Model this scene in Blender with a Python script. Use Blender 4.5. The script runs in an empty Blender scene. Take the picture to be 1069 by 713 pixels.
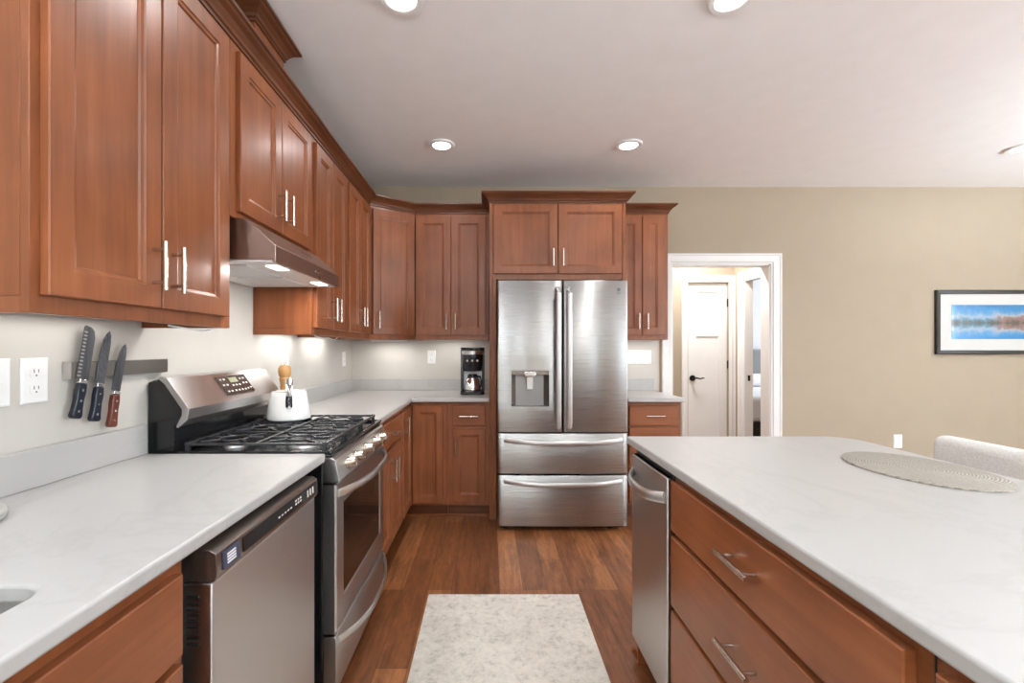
import bpy, bmesh, math, random
from mathutils import Vector, Matrix
random.seed(7)
SC = bpy.context.scene
COL = SC.collection
PI = math.pi

# ------------------------------------------------------------------ camera
H = 1.28
cam_d = bpy.data.cameras.new('camera'); cam = bpy.data.objects.new('camera', cam_d); COL.objects.link(cam)
cam.location = (0, 0, H); cam.rotation_euler = (PI/2, 0, 0)
cam_d.sensor_fit = 'HORIZONTAL'; cam_d.sensor_width = 36.0
cam_d.lens = 36.0*480/1069
cam_d.shift_x = (534.5-511)/1069
cam_d.shift_y = (364-356.5)/1069
cam_d.clip_start = 0.02
SC.camera = cam
# ------------------------------------------------------------------ world, exposure
SC.view_settings.view_transform = 'Standard'
SC.view_settings.look = 'None'
SC.view_settings.gamma = 1.0
SC.view_settings.use_curve_mapping = False
SC.view_settings.exposure = 0.1
w = bpy.data.worlds.new('world'); SC.world = w; w.use_nodes = True
w.node_tree.nodes['Background'].inputs[0].default_value = (0.82, 0.92, 1.0, 1)
w.node_tree.nodes['Background'].inputs[1].default_value = 1.2
ROOM_X0, ROOM_X1, ROOM_Y0, ROOM_Y1, CEIL = -1.215, 6.4, -3.4, 4.07, 2.71
LAMP_W = 3.2        # each recessed lamp
WINDOW_W = 32.0      # daylight per square metre of window
HALL_W = 42.0
UP_W = 120.0           # each added fill uplighter
FILL_UPLIGHTS = [(-.65, -1.25), (4.6, -1.2), (4.8, 1.6), (1.6, -2.5)]
UPT = math.radians(45)   # window lights tilted up to lift the ceiling
def area_light(name, loc, size, size_y, power, color=(1,1,1), rot=(0,0,0), shape='RECTANGLE', spread=PI):
    d = bpy.data.lights.new(name, 'AREA'); d.shape = shape; d.size = size; d.size_y = size_y
    d.energy = power; d.color = color; d.spread = spread
    o = bpy.data.objects.new(name, d); COL.objects.link(o); o.location = loc; o.rotation_euler = rot
    return o
WINX = [(-0.80, -0.58), (0.22, 0.44), (1.95, 2.2), (3.7, 5.7)]  # unseen windows; slim ones shaped to streak the fridge reflections
for x0, x1 in WINX:
    area_light('window_daylight', ((x0+x1)/2, ROOM_Y0-0.14, 1.45), x1-x0, 1.7, WINDOW_W*(x1-x0)*1.7, (0.82, 0.95, 1.05), (PI/2+UPT, 0, 0))
area_light('window_daylight', (ROOM_X1+0.14, 0.6, 1.3), 2.4, 2.0, WINDOW_W*4.8, (0.82, 0.95, 1.05), (0, PI/2+UPT, 0))

# ------------------------------------------------------------------ materials
MATS = {}
def new_mat(name):
    m = bpy.data.materials.new(name); m.use_nodes = True
    nt = m.node_tree; b = nt.nodes['Principled BSDF']; MATS[name] = m
    return m, nt, b
def setp(b, **k):
    for key, v in k.items():
        b.inputs[key.replace('_', ' ')].default_value = v
def coords(nt, scale=(1,1,1), kind='Object', rot=(0,0,0)):
    tc = nt.nodes.new('ShaderNodeTexCoord'); mp = nt.nodes.new('ShaderNodeMapping')
    mp.inputs['Scale'].default_value = scale; mp.inputs['Rotation'].default_value = rot
    nt.links.new(tc.outputs[kind], mp.inputs['Vector']); return mp.outputs[0]
def noise(nt, vec, scale=5, detail=4, rough=.5, dist=0):
    n = nt.nodes.new('ShaderNodeTexNoise'); n.inputs['Scale'].default_value = scale
    n.inputs['Detail'].default_value = detail; n.inputs['Roughness'].default_value = rough
    n.inputs['Distortion'].default_value = dist
    nt.links.new(vec, n.inputs['Vector']); return n.outputs['Fac']
def ramp(nt, fac, stops, interp='LINEAR'):
    r = nt.nodes.new('ShaderNodeValToRGB'); r.color_ramp.interpolation = interp
    els = r.color_ramp.elements
    while len(els) < len(stops): els.new(0.5)
    for e, (p, c) in zip(els, stops):
        e.position = p; e.color = (*c, 1) if len(c) == 3 else c
    nt.links.new(fac, r.inputs['Fac']); return r.outputs['Color']
def mix(nt, a, b, fac, mode='MIX'):
    n = nt.nodes.new('ShaderNodeMix'); n.data_type = 'RGBA'; n.blend_type = mode
    for s, v in (('Factor', fac), ('A', a), ('B', b)):
        i = [q for q in n.inputs if q.name == s and (q.type == ('VALUE' if s == 'Factor' else 'RGBA'))][0]
        if hasattr(v, 'node'): nt.links.new(v, i)
        else: i.default_value = v if s == 'Factor' else (*v, 1)
    return [q for q in n.outputs if q.type == 'RGBA'][0]
def bump(nt, b, height, strength=.1, dist=.01):
    n = nt.nodes.new('ShaderNodeBump'); n.inputs['Strength'].default_value = strength
    n.inputs['Distance'].default_value = dist
    nt.links.new(height, n.inputs['Height']); nt.links.new(n.outputs[0], b.inputs['Normal'])
def plain(name, color, rough=.5, metal=0, bumps=0, bscale=200, **k):
    m, nt, b = new_mat(name)
    v = coords(nt); f = noise(nt, v, 7, 3)
    c = ramp(nt, f, [(.3, tuple(x*.985 for x in color)), (.7, tuple(min(1, x*1.015) for x in color))])
    nt.links.new(c, b.inputs['Base Color']); setp(b, Roughness=rough, Metallic=metal, **k)
    if bumps: bump(nt, b, noise(nt, v, bscale, 2), bumps, .002)
    return m
def wood(name, sc, tone=1.0):
    m, nt, b = new_mat(name)
    oi = nt.nodes.new('ShaderNodeObjectInfo')
    v0 = coords(nt, (1,1,1)); va = nt.nodes.new('ShaderNodeVectorMath'); va.operation = 'ADD'
    cb = nt.nodes.new('ShaderNodeCombineXYZ'); ml = nt.nodes.new('ShaderNodeMath'); ml.operation = 'MULTIPLY'
    ml.inputs[1].default_value = 13.0; nt.links.new(oi.outputs['Random'], ml.inputs[0])
    for i in range(3): nt.links.new(ml.outputs[0], cb.inputs[i])
    nt.links.new(v0, va.inputs[0]); nt.links.new(cb.outputs[0], va.inputs[1])
    mp = nt.nodes.new('ShaderNodeMapping'); mp.inputs['Scale'].default_value = sc; nt.links.new(va.outputs[0], mp.inputs[0])
    g = noise(nt, mp.outputs[0], 1.0, 6, .6, .4)
    bl = noise(nt, va.outputs[0], 4.5, 3, .5)
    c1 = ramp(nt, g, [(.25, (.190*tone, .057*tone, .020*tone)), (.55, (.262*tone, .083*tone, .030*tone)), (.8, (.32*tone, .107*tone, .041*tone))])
    c2 = ramp(nt, bl, [(.3, (.80, .78, .76)), (.75, (1.12, 1.12, 1.12))])
    c = mix(nt, c1, c2, 1.0, 'MULTIPLY')
    nt.links.new(c, b.inputs['Base Color'])
    setp(b, Roughness=.36, Coat_Weight=.08, Coat_Roughness=.2, Specular_IOR_Level=.38)
    bump(nt, b, g, .04, .002)
    return m
WOOD_V = wood('cherry_stained_wood_upright', (28, 28, 1.6))
WOOD_H = wood('cherry_stained_wood_across', (1.6, 1.6, 28))
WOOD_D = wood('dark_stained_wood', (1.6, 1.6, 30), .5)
def steel(name, sc, color=(.66,.65,.64), rough=.36, strength=0, aniso=.85):
    m, nt, b = new_mat(name)
    v = coords(nt, sc); f = noise(nt, v, 1.0, 3, .6)
    setp(b, Metallic=1.0, Base_Color=(*color, 1), Anisotropic=aniso)
    tv = nt.nodes.new('ShaderNodeCombineXYZ'); tv.inputs[2].default_value = 1.0
    nt.links.new(tv.outputs[0], b.inputs['Tangent'])
    r = nt.nodes.new('ShaderNodeMapRange'); r.inputs[3].default_value = rough-.03; r.inputs[4].default_value = rough+.03
    nt.links.new(f, r.inputs[0]); nt.links.new(r.outputs[0], b.inputs['Roughness'])
    return m
STEEL = steel('brushed_steel', (3, 3, 900))
STEEL_F = steel('brushed_steel_fridge', (2, 2, 700), (.43,.425,.415), .28, 0, .975)
STEEL_P = steel('satin_steel', (4, 4, 4), (.62,.61,.60), .34, 0, 0)
KNIFE_BAR = plain('grey_steel_bar', (.27,.245,.22), .3, .9)
SINKM = plain('sink_steel', (.36,.345,.33), .35, .8)
PAN = plain('hood_underside_metal', (.80,.80,.79), .45, .3)
NICKEL = plain('satin_nickel', (.60,.53,.46), .22, 1)
CHROME = plain('chrome', (.85,.85,.86), .07, 1)
DARK_STEEL = plain('dark_steel', (.27,.225,.20), .26, .9)
BLACK = plain('black_gloss', (.012,.012,.013), .18)
BLACK_M = plain('black_matte', (.015,.014,.014), .5)
IRON = plain('cast_iron', (.05,.05,.055), .27, .45)
GREY_PL = plain('grey_appliance_side', (.10,.10,.105), .45)
WHITE_P = plain('white_trim_paint', (.80,.79,.77), .35)
WHITE_PL = plain('white_plastic', (.85,.85,.84), .3)
WALL = plain('beige_wall_paint', (.378,.306,.222), .75, bumps=.05)
WALL_L = plain('pale_greige_wall_paint', (.56,.53,.485), .7, bumps=.05)  # pale tone carries lamp light on the wall in its colour
CEILM = plain('ceiling_paint', (.90,.895,.89), .85, bumps=.05)
BED_WALL = plain('bedroom_wall_paint', (.62,.64,.68), .8)
CERAMIC = plain('white_enamel', (.86,.85,.83), .12, Coat_Weight=.5)
SLOTS = plain('socket_slot_grey', (.12,.12,.12), .5)
BLUE_H = plain('navy_knife_handle', (.008,.011,.024), .3)
RED_H = plain('rosewood_knife_handle', (.13,.032,.018), .35)
MILLW = plain('oak_mill_wood', (.52,.28,.10), .4)
BRONZE = plain('oil_rubbed_bronze', (.02,.017,.015), .35, .7)
BED_W = plain('white_bed_linen', (.80,.80,.82), .9)
BED_G = plain('grey_headboard_fabric', (.22,.225,.23), .9)
FRAME = plain('picture_frame_black_brown', (.022,.018,.012), .35)
MATB = plain('white_mount_board', (.58,.565,.53), .5)
GLASSY = plain('smoked_oven_glass', (.02,.013,.01), .05)
COFFEE = plain('coffee_maker_black', (.012,.012,.014), .2)
SMOKE = plain('coffee_maker_smoke_plastic', (.05,.05,.055), .12)
LCD = plain('green_lcd', (.28,.30,.17), .3)
KEYS = plain('pale_key_print', (.62,.58,.52), .5)
PANELB = plain('control_panel_brown_black', (.045,.028,.024), .25)
STICK_W = plain('white_sticker', (.80,.80,.82), .5)
STICK_B = plain('blue_sticker_backing', (.05,.06,.10), .4)
GREEN_PL = plain('seafoam_leveller', (.02,.10,.05), .5)
# quartz
m, nt, b = new_mat('white_quartz'); QUARTZ = m
v = coords(nt, (1, .55, 1), rot=(0,0,.5)); n1 = noise(nt, v, 1.8, 8, .62, 1.6)
veins = ramp(nt, n1, [(.470, (.455,.44,.425)), (.497, (.425,.41,.395)), (.53, (.455,.44,.425))])
nt.links.new(veins, b.inputs['Base Color']); setp(b, Roughness=.32)
# wood floor: planks run along Y
m, nt, b = new_mat('hardwood_floor'); FLOORM = m
v = coords(nt, (1,1,1), rot=(0,0,PI/2))
br = nt.nodes.new('ShaderNodeTexBrick'); nt.links.new(v, br.inputs['Vector'])
br.offset = .37; br.offset_frequency = 3; br.squash = 1
for k, val in (('Scale', 1.0), ('Mortar Size', .0012), ('Mortar Smooth', .3), ('Bias', 0.0), ('Brick Width', .95), ('Row Height', .127)):
    br.inputs[k].default_value = val
br.inputs['Color1'].default_value = (0,0,0,1); br.inputs['Color2'].default_value = (1,1,1,1); br.inputs['Mortar'].default_value = (.5,.5,.5,1)
tone = ramp(nt, br.outputs['Color'], [(0, (.19,.064,.022)), (.5, (.28,.100,.034)), (1, (.39,.155,.058))])
vg = coords(nt, (26, 2.2, 1)); g = noise(nt, vg, 1.2, 8, .65, .6)
gr = ramp(nt, g, [(.3, (.45,.40,.36)), (.55, (1.0,1.0,1.0)), (.8, (1.3,1.3,1.3))])
g2 = noise(nt, coords(nt, (9, 3, 1)), 3, 4, .6, 1.0)
gr2 = ramp(nt, g2, [(.3, (.74,.72,.70)), (.65, (1.1,1.1,1.1))])
c = mix(nt, mix(nt, tone, gr, 1.0, 'MULTIPLY'), gr2, 1.0, 'MULTIPLY')
c = mix(nt, c, (.03,.012,.006), br.outputs['Fac'])
nt.links.new(c, b.inputs['Base Color']); setp(b, Roughness=.36, Coat_Weight=.12, Coat_Roughness=.2); bump(nt, b, g, .08, .002)
# rug
m, nt, b = new_mat('distressed_cream_rug_pile'); RUG = m
a = noise(nt, coords(nt), 16, 8, .75, .8); d = noise(nt, coords(nt), 38, 5, .7); e = noise(nt, coords(nt), 2.3, 3, .5)
mm = nt.nodes.new('ShaderNodeMath'); mm.operation = 'MULTIPLY'; nt.links.new(a, mm.inputs[0]); nt.links.new(d, mm.inputs[1])
c = ramp(nt, mm.outputs[0], [(.14, (.48,.44,.385)), (.215, (.68,.63,.555)), (.33, (.78,.73,.65))])
c = mix(nt, c, ramp(nt, e, [(.35,(.88,.87,.86)), (.65,(1.04,1.04,1.04))]), 1.0, 'MULTIPLY')
nt.links.new(c, b.inputs['Base Color']); setp(b, Roughness=.95); bump(nt, b, d, .5, .004)
# chair fabric
m, nt, b = new_mat('cream_boucle_fabric'); FABRIC = m
f = noise(nt, coords(nt), 160, 3, .7)
nt.links.new(ramp(nt, f, [(.3, (.68,.66,.62)), (.65, (.86,.845,.81))]), b.inputs['Base Color']); setp(b, Roughness=.95); bump(nt, b, f, .5, .004)
# woven placemat
m, nt, b = new_mat('woven_taupe_mat'); WOVEN = m
wv = nt.nodes.new('ShaderNodeTexWave'); wv.wave_type = 'RINGS'; wv.rings_direction = 'Z'; wv.inputs['Scale'].default_value = 42
nt.links.new(coords(nt), wv.inputs['Vector'])
ck = noise(nt, coords(nt), 220, 2, .6)
nt.links.new(mix(nt, ramp(nt, wv.outputs['Fac'], [(.1, (.26,.23,.19)), (.7, (.40,.36,.31))]), ramp(nt, ck, [(.35,(.8,.8,.8)),(.65,(1.1,1.1,1.1))]), 1.0, 'MULTIPLY'), b.inputs['Base Color'])
setp(b, Roughness=.7); bump(nt, b, wv.outputs['Fac'], .4, .003)
# damascus blade
def blade_mat(name, pat):
    m, nt, b = new_mat(name)
    f = noise(nt, coords(nt, (60, 60, 14) if pat else (10,10,2)), 2, 6, .6, 2.5 if pat else .2)
    nt.links.new(ramp(nt, f, [(.35,(.10,.105,.12)), (.65,(.22,.22,.235))]), b.inputs['Base Color'])
    setp(b, Metallic=.9, Roughness=.32); return m
BLADE_A = blade_mat('blade_steel_grey', False); BLADE_B = blade_mat('blade_steel_patterned', True)
# panoramic lake photograph print, painted from noise: sky, snowy ridge, tree line and their mirror image
m, nt, b = new_mat('lake_panorama_print'); PRINT = m
tc = nt.nodes.new('ShaderNodeTexCoord'); sx = nt.nodes.new('ShaderNodeSeparateXYZ'); nt.links.new(tc.outputs['Generated'], sx.inputs[0])
def mth(op, a, b2=None):
    n = nt.nodes.new('ShaderNodeMath'); n.operation = op
    for i, q in enumerate((a, b2)):
        if q is None: continue
        if hasattr(q, 'node'): nt.links.new(q, n.inputs[i])
        else: n.inputs[i].default_value = q
    return n.outputs[0]
mir = mth('ABSOLUTE', mth('SUBTRACT', sx.outputs['Z'], .47))
cx = nt.nodes.new('ShaderNodeCombineXYZ'); nt.links.new(sx.outputs['X'], cx.inputs[0]); nt.links.new(mir, cx.inputs[1])
mp = nt.nodes.new('ShaderNodeMapping'); mp.inputs['Scale'].default_value = (7, 2.2, 1); nt.links.new(cx.outputs[0], mp.inputs[0])
nn = noise(nt, mp.outputs[0], 2.2, 6, .6, .3)
hgt = mth('ADD', mth('MULTIPLY', mir, .8), mth('MULTIPLY', mth('SUBTRACT', nn, .5), .34))
c = ramp(nt, hgt, [(0.0,(.12,.13,.10)), (.04,(.12,.20,.22)), (.09,(.22,.38,.46)), (.15,(.50,.60,.70)), (.20,(.20,.46,.70)), (.32,(.06,.34,.66)), (.5,(.02,.20,.46))])
au = noise(nt, mp.outputs[0], 1.3, 2)
c2 = ramp(nt, hgt, [(0.0,(.16,.12,.09)), (.06,(.36,.20,.15)), (.12,(.44,.27,.22)), (.17,(.60,.58,.55)), (.23,(.25,.48,.68)), (.32,(.06,.32,.62)), (.5,(.02,.20,.46))])
sel = ramp(nt, mth('ADD', sx.outputs['X'], mth('MULTIPLY', au, .2)), [(.50,(0,0,0)), (.62,(1,1,1))])
c = mix(nt, c, c2, sel)
c = mix(nt, c, (.55,.60,.66), 1.0, 'MULTIPLY')
nt.links.new(c, b.inputs['Base Color']); setp(b, Roughness=.25, Coat_Weight=.6, Coat_Roughness=.03)
# lamp lens
def emis(name, col, s):
    m, nt, b = new_mat(name); setp(b, Base_Color=(1,1,1,1), Emission_Color=(*col,1), Emission_Strength=s); return m
LENS = emis('lamp_lens', (1,.96,.90), 6.0)
HOODLENS = emis('hood_lamp_lens', (1,.95,.88), 4.0)
# window glass
m, nt, b = new_mat('window_glass'); WGLASS = m
nt.nodes.remove(b); o = nt.nodes['Material Output']; t = nt.nodes.new('ShaderNodeBsdfTransparent'); gl = nt.nodes.new('ShaderNodeBsdfGlossy')
gl.inputs['Roughness'].default_value = .02; mx = nt.nodes.new('ShaderNodeMixShader'); mx.inputs[0].default_value = .06
nt.links.new(t.outputs[0], mx.inputs[1]); nt.links.new(gl.outputs[0], mx.inputs[2]); nt.links.new(mx.outputs[0], o.inputs['Surface'])

# ------------------------------------------------------------------ mesh helpers
class MB:
    """collects shapes given in world coordinates and links them as ONE mesh object"""
    def __init__(s): s.bm = bmesh.new()
    def poly(s, pts): return s.bm.faces.new([s.bm.verts.new(p) for p in pts])
    def box(s, a, b, xf=None):
        x0, x1 = sorted((a[0], b[0])); y0, y1 = sorted((a[1], b[1])); z0, z1 = sorted((a[2], b[2]))
        P = [(x0,y0,z0),(x1,y0,z0),(x1,y1,z0),(x0,y1,z0),(x0,y0,z1),(x1,y0,z1),(x1,y1,z1),(x0,y1,z1)]
        if xf: P = [xf(*p) for p in P]
        V = [s.bm.verts.new(p) for p in P]
        for f in ((0,3,2,1),(4,5,6,7),(0,1,5,4),(1,2,6,5),(2,3,7,6),(3,0,4,7)): s.bm.faces.new([V[i] for i in f])
        return s
    def prism(s, pts, vec):
        """closed polygon pts (3D) extruded by vec"""
        vec = Vector(vec); A = [s.bm.verts.new(p) for p in pts]; B = [s.bm.verts.new(Vector(p)+vec) for p in pts]
        n = len(pts); s.bm.faces.new(A); s.bm.faces.new(B[::-1])
        for i in range(n): s.bm.faces.new((A[i], A[(i+1)%n], B[(i+1)%n], B[i]))
        return s
    def rings(s, R, cap=True, closed=False):
        V = [[s.bm.verts.new(p) for p in r] for r in R]; n = len(R[0])
        m_ = len(V)
        for i in range(m_ if closed else m_-1):
            a, b = V[i], V[(i+1) % m_]
            for j in range(n): s.bm.faces.new((a[j], a[(j+1)%n], b[(j+1)%n], b[j]))
        if cap and not closed: s.bm.faces.new(V[0]); s.bm.faces.new(V[-1][::-1])
        return s
    def tube(s, path, r, n=12, flat=None, closed=False):
        """round (or elliptical, flat=(ra, rb)) bar along a path"""
        P = [Vector(p) for p in path]; R = []
        for i, p in enumerate(P):
            if closed: d = P[(i+1) % len(P)]-P[i-1]
            else: d = P[min(i+1, len(P)-1)]-P[max(i-1, 0)]
            d.normalize()
            up = Vector((0,0,1)) if abs(d.z) < .95 else Vector((0,1,0))
            u = d.cross(up).normalized(); v = u.cross(d).normalized()
            rr = r[i] if isinstance(r, (list, tuple)) else r
            ra, rb = (rr, rr) if flat is None else flat
            R.append([p + u*ra*math.cos(2*PI*k/n) + v*rb*math.sin(2*PI*k/n) for k in range(n)])
        return s.rings(R, closed=closed)
    def cyl(s, a, b, r, n=24, r2=None):
        return s.tube([a, b], [r, r if r2 is None else r2], n)
    def lathe(s, c, prof, n=32, xf=None):
        R = []
        for r, z in prof:
            r = max(r, .0004)
            ring = [(c[0]+r*math.cos(2*PI*k/n), c[1]+r*math.sin(2*PI*k/n), c[2]+z) for k in range(n)]
            if xf: ring = [xf(*p) for p in ring]
            R.append(ring)
        return s.rings(R)
    def build(s, name, mat, parent=None, bevel=0, smooth=False, seg=2, sub=0):
        bmesh.ops.recalc_face_normals(s.bm, faces=s.bm.faces)
        org = parent_world(parent) if parent else Vector((0,0,0))
        if not parent:
            vs = [v.co for v in s.bm.verts]
            org = Vector(((min(v.x for v in vs)+max(v.x for v in vs))/2, (min(v.y for v in vs)+max(v.y for v in vs))/2, min(v.z for v in vs)))
        for v in s.bm.verts: v.co -= org
        me = bpy.data.meshes.new(name); s.bm.to_mesh(me); s.bm.free()
        me.materials.append(mat)
        o = bpy.data.objects.new(name, me); COL.objects.link(o)
        if parent: o.parent = parent
        else: o.location = org
        if bevel:
            b_ = o.modifiers.new('bevel', 'BEVEL'); b_.width = bevel; b_.segments = seg; b_.limit_method = 'ANGLE'; b_.angle_limit = math.radians(35)
        if sub:
            q = o.modifiers.new('sub', 'SUBSURF'); q.levels = sub; q.render_levels = sub
        if smooth or bevel:
            for p in me.polygons: p.use_smooth = True
            if not sub: me.set_sharp_from_angle(angle=math.radians(38))
        return o
def parent_world(o):
    p = Vector((0,0,0))
    while o: p = p + o.location; o = o.parent
    return p
def thing(name, loc, label, cat, group=None):
    o = bpy.data.objects.new(name, None); COL.objects.link(o); o.location = loc; o.empty_display_size = .1
    o['label'] = label; o['category'] = cat
    if group: o['group'] = group
    return o
def tag(o, label, cat, group=None):
    o['label'] = label; o['category'] = cat
    if group: o['group'] = group
    return o
def struct(o): o['kind'] = 'structure'; return o
def copy_tree(o, parent=None):
    c = o.copy(); COL.objects.link(c)
    if parent: c.parent = parent
    for ch in list(o.children): copy_tree(ch, c)
    return c

# ------------------------------------------------------------------ room shell
T = .12
fl = MB().box((ROOM_X0-T, ROOM_Y0-T, -.08), (ROOM_X1+T, 8.4, 0)); struct(fl.build('floor', FLOORM))
ce = MB().box((ROOM_X0-T, ROOM_Y0-T, CEIL), (ROOM_X1+T, 8.4, CEIL+.1)); struct(ce.build('ceiling', CEILM))
# left wall: behind the cabinets
struct(MB().box((ROOM_X0-T, ROOM_Y0, 0), (ROOM_X0, ROOM_Y1+T, CEIL)).build('wall_left', WALL_L))
OX0, OX1, OZ = 1.61, 2.485, 2.03
bw = MB()
bw.box((ROOM_X0, ROOM_Y1, 0), (OX0, ROOM_Y1+T, CEIL)); bw.box((OX1, ROOM_Y1, 0), (ROOM_X1, ROOM_Y1+T, CEIL)); bw.box((OX0, ROOM_Y1, OZ), (OX1, ROOM_Y1+T, CEIL))
struct(bw.build('wall_back', WALL))
# rear wall with three windows, right wall with one wide window
rw = MB(); xs = [ROOM_X0]+[q for p in WINX for q in p]+[ROOM_X1]
for i in range(0, len(xs), 2): rw.box((xs[i], ROOM_Y0-T, 0), (xs[i+1], ROOM_Y0, CEIL))
for x0, x1 in WINX: rw.box((x0, ROOM_Y0-T, 0), (x1, ROOM_Y0, .6)); rw.box((x0, ROOM_Y0-T, 2.3), (x1, ROOM_Y0, CEIL))
struct(rw.build('wall_rear', WALL))
rt = MB(); rt.box((ROOM_X1, ROOM_Y0, 0), (ROOM_X1+T, -.6, CEIL)); rt.box((ROOM_X1, 1.8, 0), (ROOM_X1+T, ROOM_Y1+T, CEIL))
rt.box((ROOM_X1, -.6, 2.3), (ROOM_X1+T, 1.8, CEIL)); rt.box((ROOM_X1, -.6, 0), (ROOM_X1+T, 1.8, .3))
struct(rt.build('wall_right', WALL))
def window(n, a, b, axis):
    r = bpy.data.objects.new('window_%d' % n, None); COL.objects.link(r); r['kind'] = 'structure'
    f = MB(); g = MB()
    if axis == 'x':
        y = ROOM_Y0-.06; x0, x1, z0, z1 = a, b, .6, 2.3
        for q in ((x0,z0,x0+.06,z1),(x1-.06,z0,x1,z1),(x0+.06,z0,x1-.06,z0+.06),(x0+.06,z1-.06,x1-.06,z1),((x0+x1)/2-.03,z0+.06,(x0+x1)/2+.03,z1-.06))[:5 if x1-x0 > 1 else 4]:
            f.box((q[0], y-.03, q[1]), (q[2], y+.03, q[3]))
        g.box((x0+.05, y-.004, z0+.05), (x1-.05, y+.004, z1-.05)); r.location = ((x0+x1)/2, y, z0)
    else:
        x = ROOM_X1+.06; z0, z1 = .3, 2.3
        for q in ((a,z0,a+.06,z1),(b-.06,z0,b,z1),(a+.06,z0,b-.06,z0+.06),(a+.06,z1-.06,b-.06,z1),((a+b)/2-.03,z0+.06,(a+b)/2+.03,z1-.06)):
            f.box((x-.03, q[0], q[1]), (x+.03, q[2], q[3]))
        g.box((x-.004, a+.05, z0+.05), (x+.004, b-.05, z1-.05)); r.location = (x, (a+b)/2, z0)
    f.build('window_frame', WHITE_P, r); g.build('window_pane', WGLASS, r)
for i, (a, b_) in enumerate(WINX): window(i+1, a, b_, 'x')
window(5, -.6, 1.8, 'y')
# hall behind the opening
HY, HX = 5.22, 2.78
DX0, DX1 = (718.5-511)/92, (760-511)/92     # closet door
hl = MB(); hl.box((1.28, ROOM_Y1+T, 0), (1.40, HY+T, CEIL)); struct(hl.build('wall_hall_left', WALL))
hb = MB(); hb.box((1.40, HY, 0), (DX0, HY+T, CEIL)); hb.box((DX1, HY, 0), (HX, HY+T, CEIL)); hb.box((DX0, HY, OZ), (DX1, HY+T, CEIL)); struct(hb.build('wall_hall_back', WALL))
JY = 5.016
hr = MB(); hr.box((HX, ROOM_Y1+T, 0), (HX+.08, 4.25, CEIL)); hr.box((HX, JY, 0), (HX+.08, HY+T, CEIL)); hr.box((HX, 4.25, OZ), (HX+.08, JY, CEIL)); struct(hr.build('wall_hall_right', WALL))
# bedroom beyond
struct(MB().box((HX+.08, 8.0, 0), (ROOM_X1, 8.1, CEIL)).build('wall_bedroom_back', BED_WALL))
struct(MB().box((ROOM_X1, ROOM_Y1+T, 0), (ROOM_X1+T, 8.0, CEIL)).build('wall_bedroom_right', BED_WALL))
struct(MB().box((HX-.04, HY+T, 0), (HX+.08, 8.0, CEIL)).build('wall_bedroom_left', BED_WALL))
# thin skins between worktops and wall cabinets, under-cabinet light put into their pale colour
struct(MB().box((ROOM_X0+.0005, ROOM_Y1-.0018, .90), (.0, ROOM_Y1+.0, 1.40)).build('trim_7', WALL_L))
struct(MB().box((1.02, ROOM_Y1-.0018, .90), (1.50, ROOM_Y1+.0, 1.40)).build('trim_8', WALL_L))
# casings
def casing_xz(y, x0, x1, zt, name, wd=.088, th=.022, back=False):
    """door casing on a wall whose face is at y, seen from -Y; opening x0..x1, top zt"""
    m_ = MB(); s_ = 1
    prof = [(0,0),(0,th*.6),(.012,th*.62),(.018,th),(wd-.02,th),(wd-.012,th*1.25),(wd,th*1.25),(wd,0)]
    # mitred sweep up-over-down: u is outward distance from opening
    R = []
    for px, pz, ux, uz in ((x0,0,-1,0),(x0,zt,-1,1),(x1,zt,1,1),(x1,0,1,0)):
        R.append([(px+ux*u, y-d-.0005, pz+uz*u) for u, d in prof])
    m_.rings(R)
    return struct(m_.build(name, WHITE_P))
casing_xz(ROOM_Y1, OX0, OX1, OZ, 'trim_1')
casing_xz(HY, DX0-.01, DX1+.01, OZ+.005, 'trim_2', wd=.07)
j = MB(); j.box((OX0-.001, ROOM_Y1-.004, 0), (OX0+.012, ROOM_Y1+T+.004, OZ)); j.box((OX1-.012, ROOM_Y1-.004, 0), (OX1+.001, ROOM_Y1+T+.004, OZ)); j.box((OX0, ROOM_Y1-.004, OZ-.012), (OX1, ROOM_Y1+T+.004, OZ+.001))
struct(j.build('trim_3', WHITE_P))
# casing and jamb of the bedroom doorway in the hall's right wall (faces -X)
m_ = MB(); R = []; wd, th = .088, .022
prof = [(0,0),(0,th*.6),(.012,th*.62),(.018,th),(wd-.02,th),(wd-.012,th*1.25),(wd,th*1.25),(wd,0)]
for py, pz, uy, uz in ((4.25,0,-1,0),(4.25,OZ,-1,1),(JY,OZ,1,1),(JY,0,1,0)):
    R.append([(HX-d-.0005, py+uy*u*(.5 if uy < 0 else 1), pz+uz*u) for u, d in prof])
m_.rings(R); struct(m_.build('trim_4', WHITE_P))
j = MB(); j.box((HX-.006, JY-.014, 0), (HX+.086, JY+.001, OZ)); j.box((HX-.006, 4.249, 0), (HX+.086, 4.264, OZ)); j.box((HX-.006, 4.25, OZ-.014), (HX+.086, JY, OZ+.001))
jb = struct(j.build('trim_5', WHITE_P))
tag(MB().box((HX+.03, JY-.018, .93), (HX+.055, JY-.0145, .99)).build('strike_plate', BRONZE), 'small black strike plate on the bedroom door jamb', 'strike plate')
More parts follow.
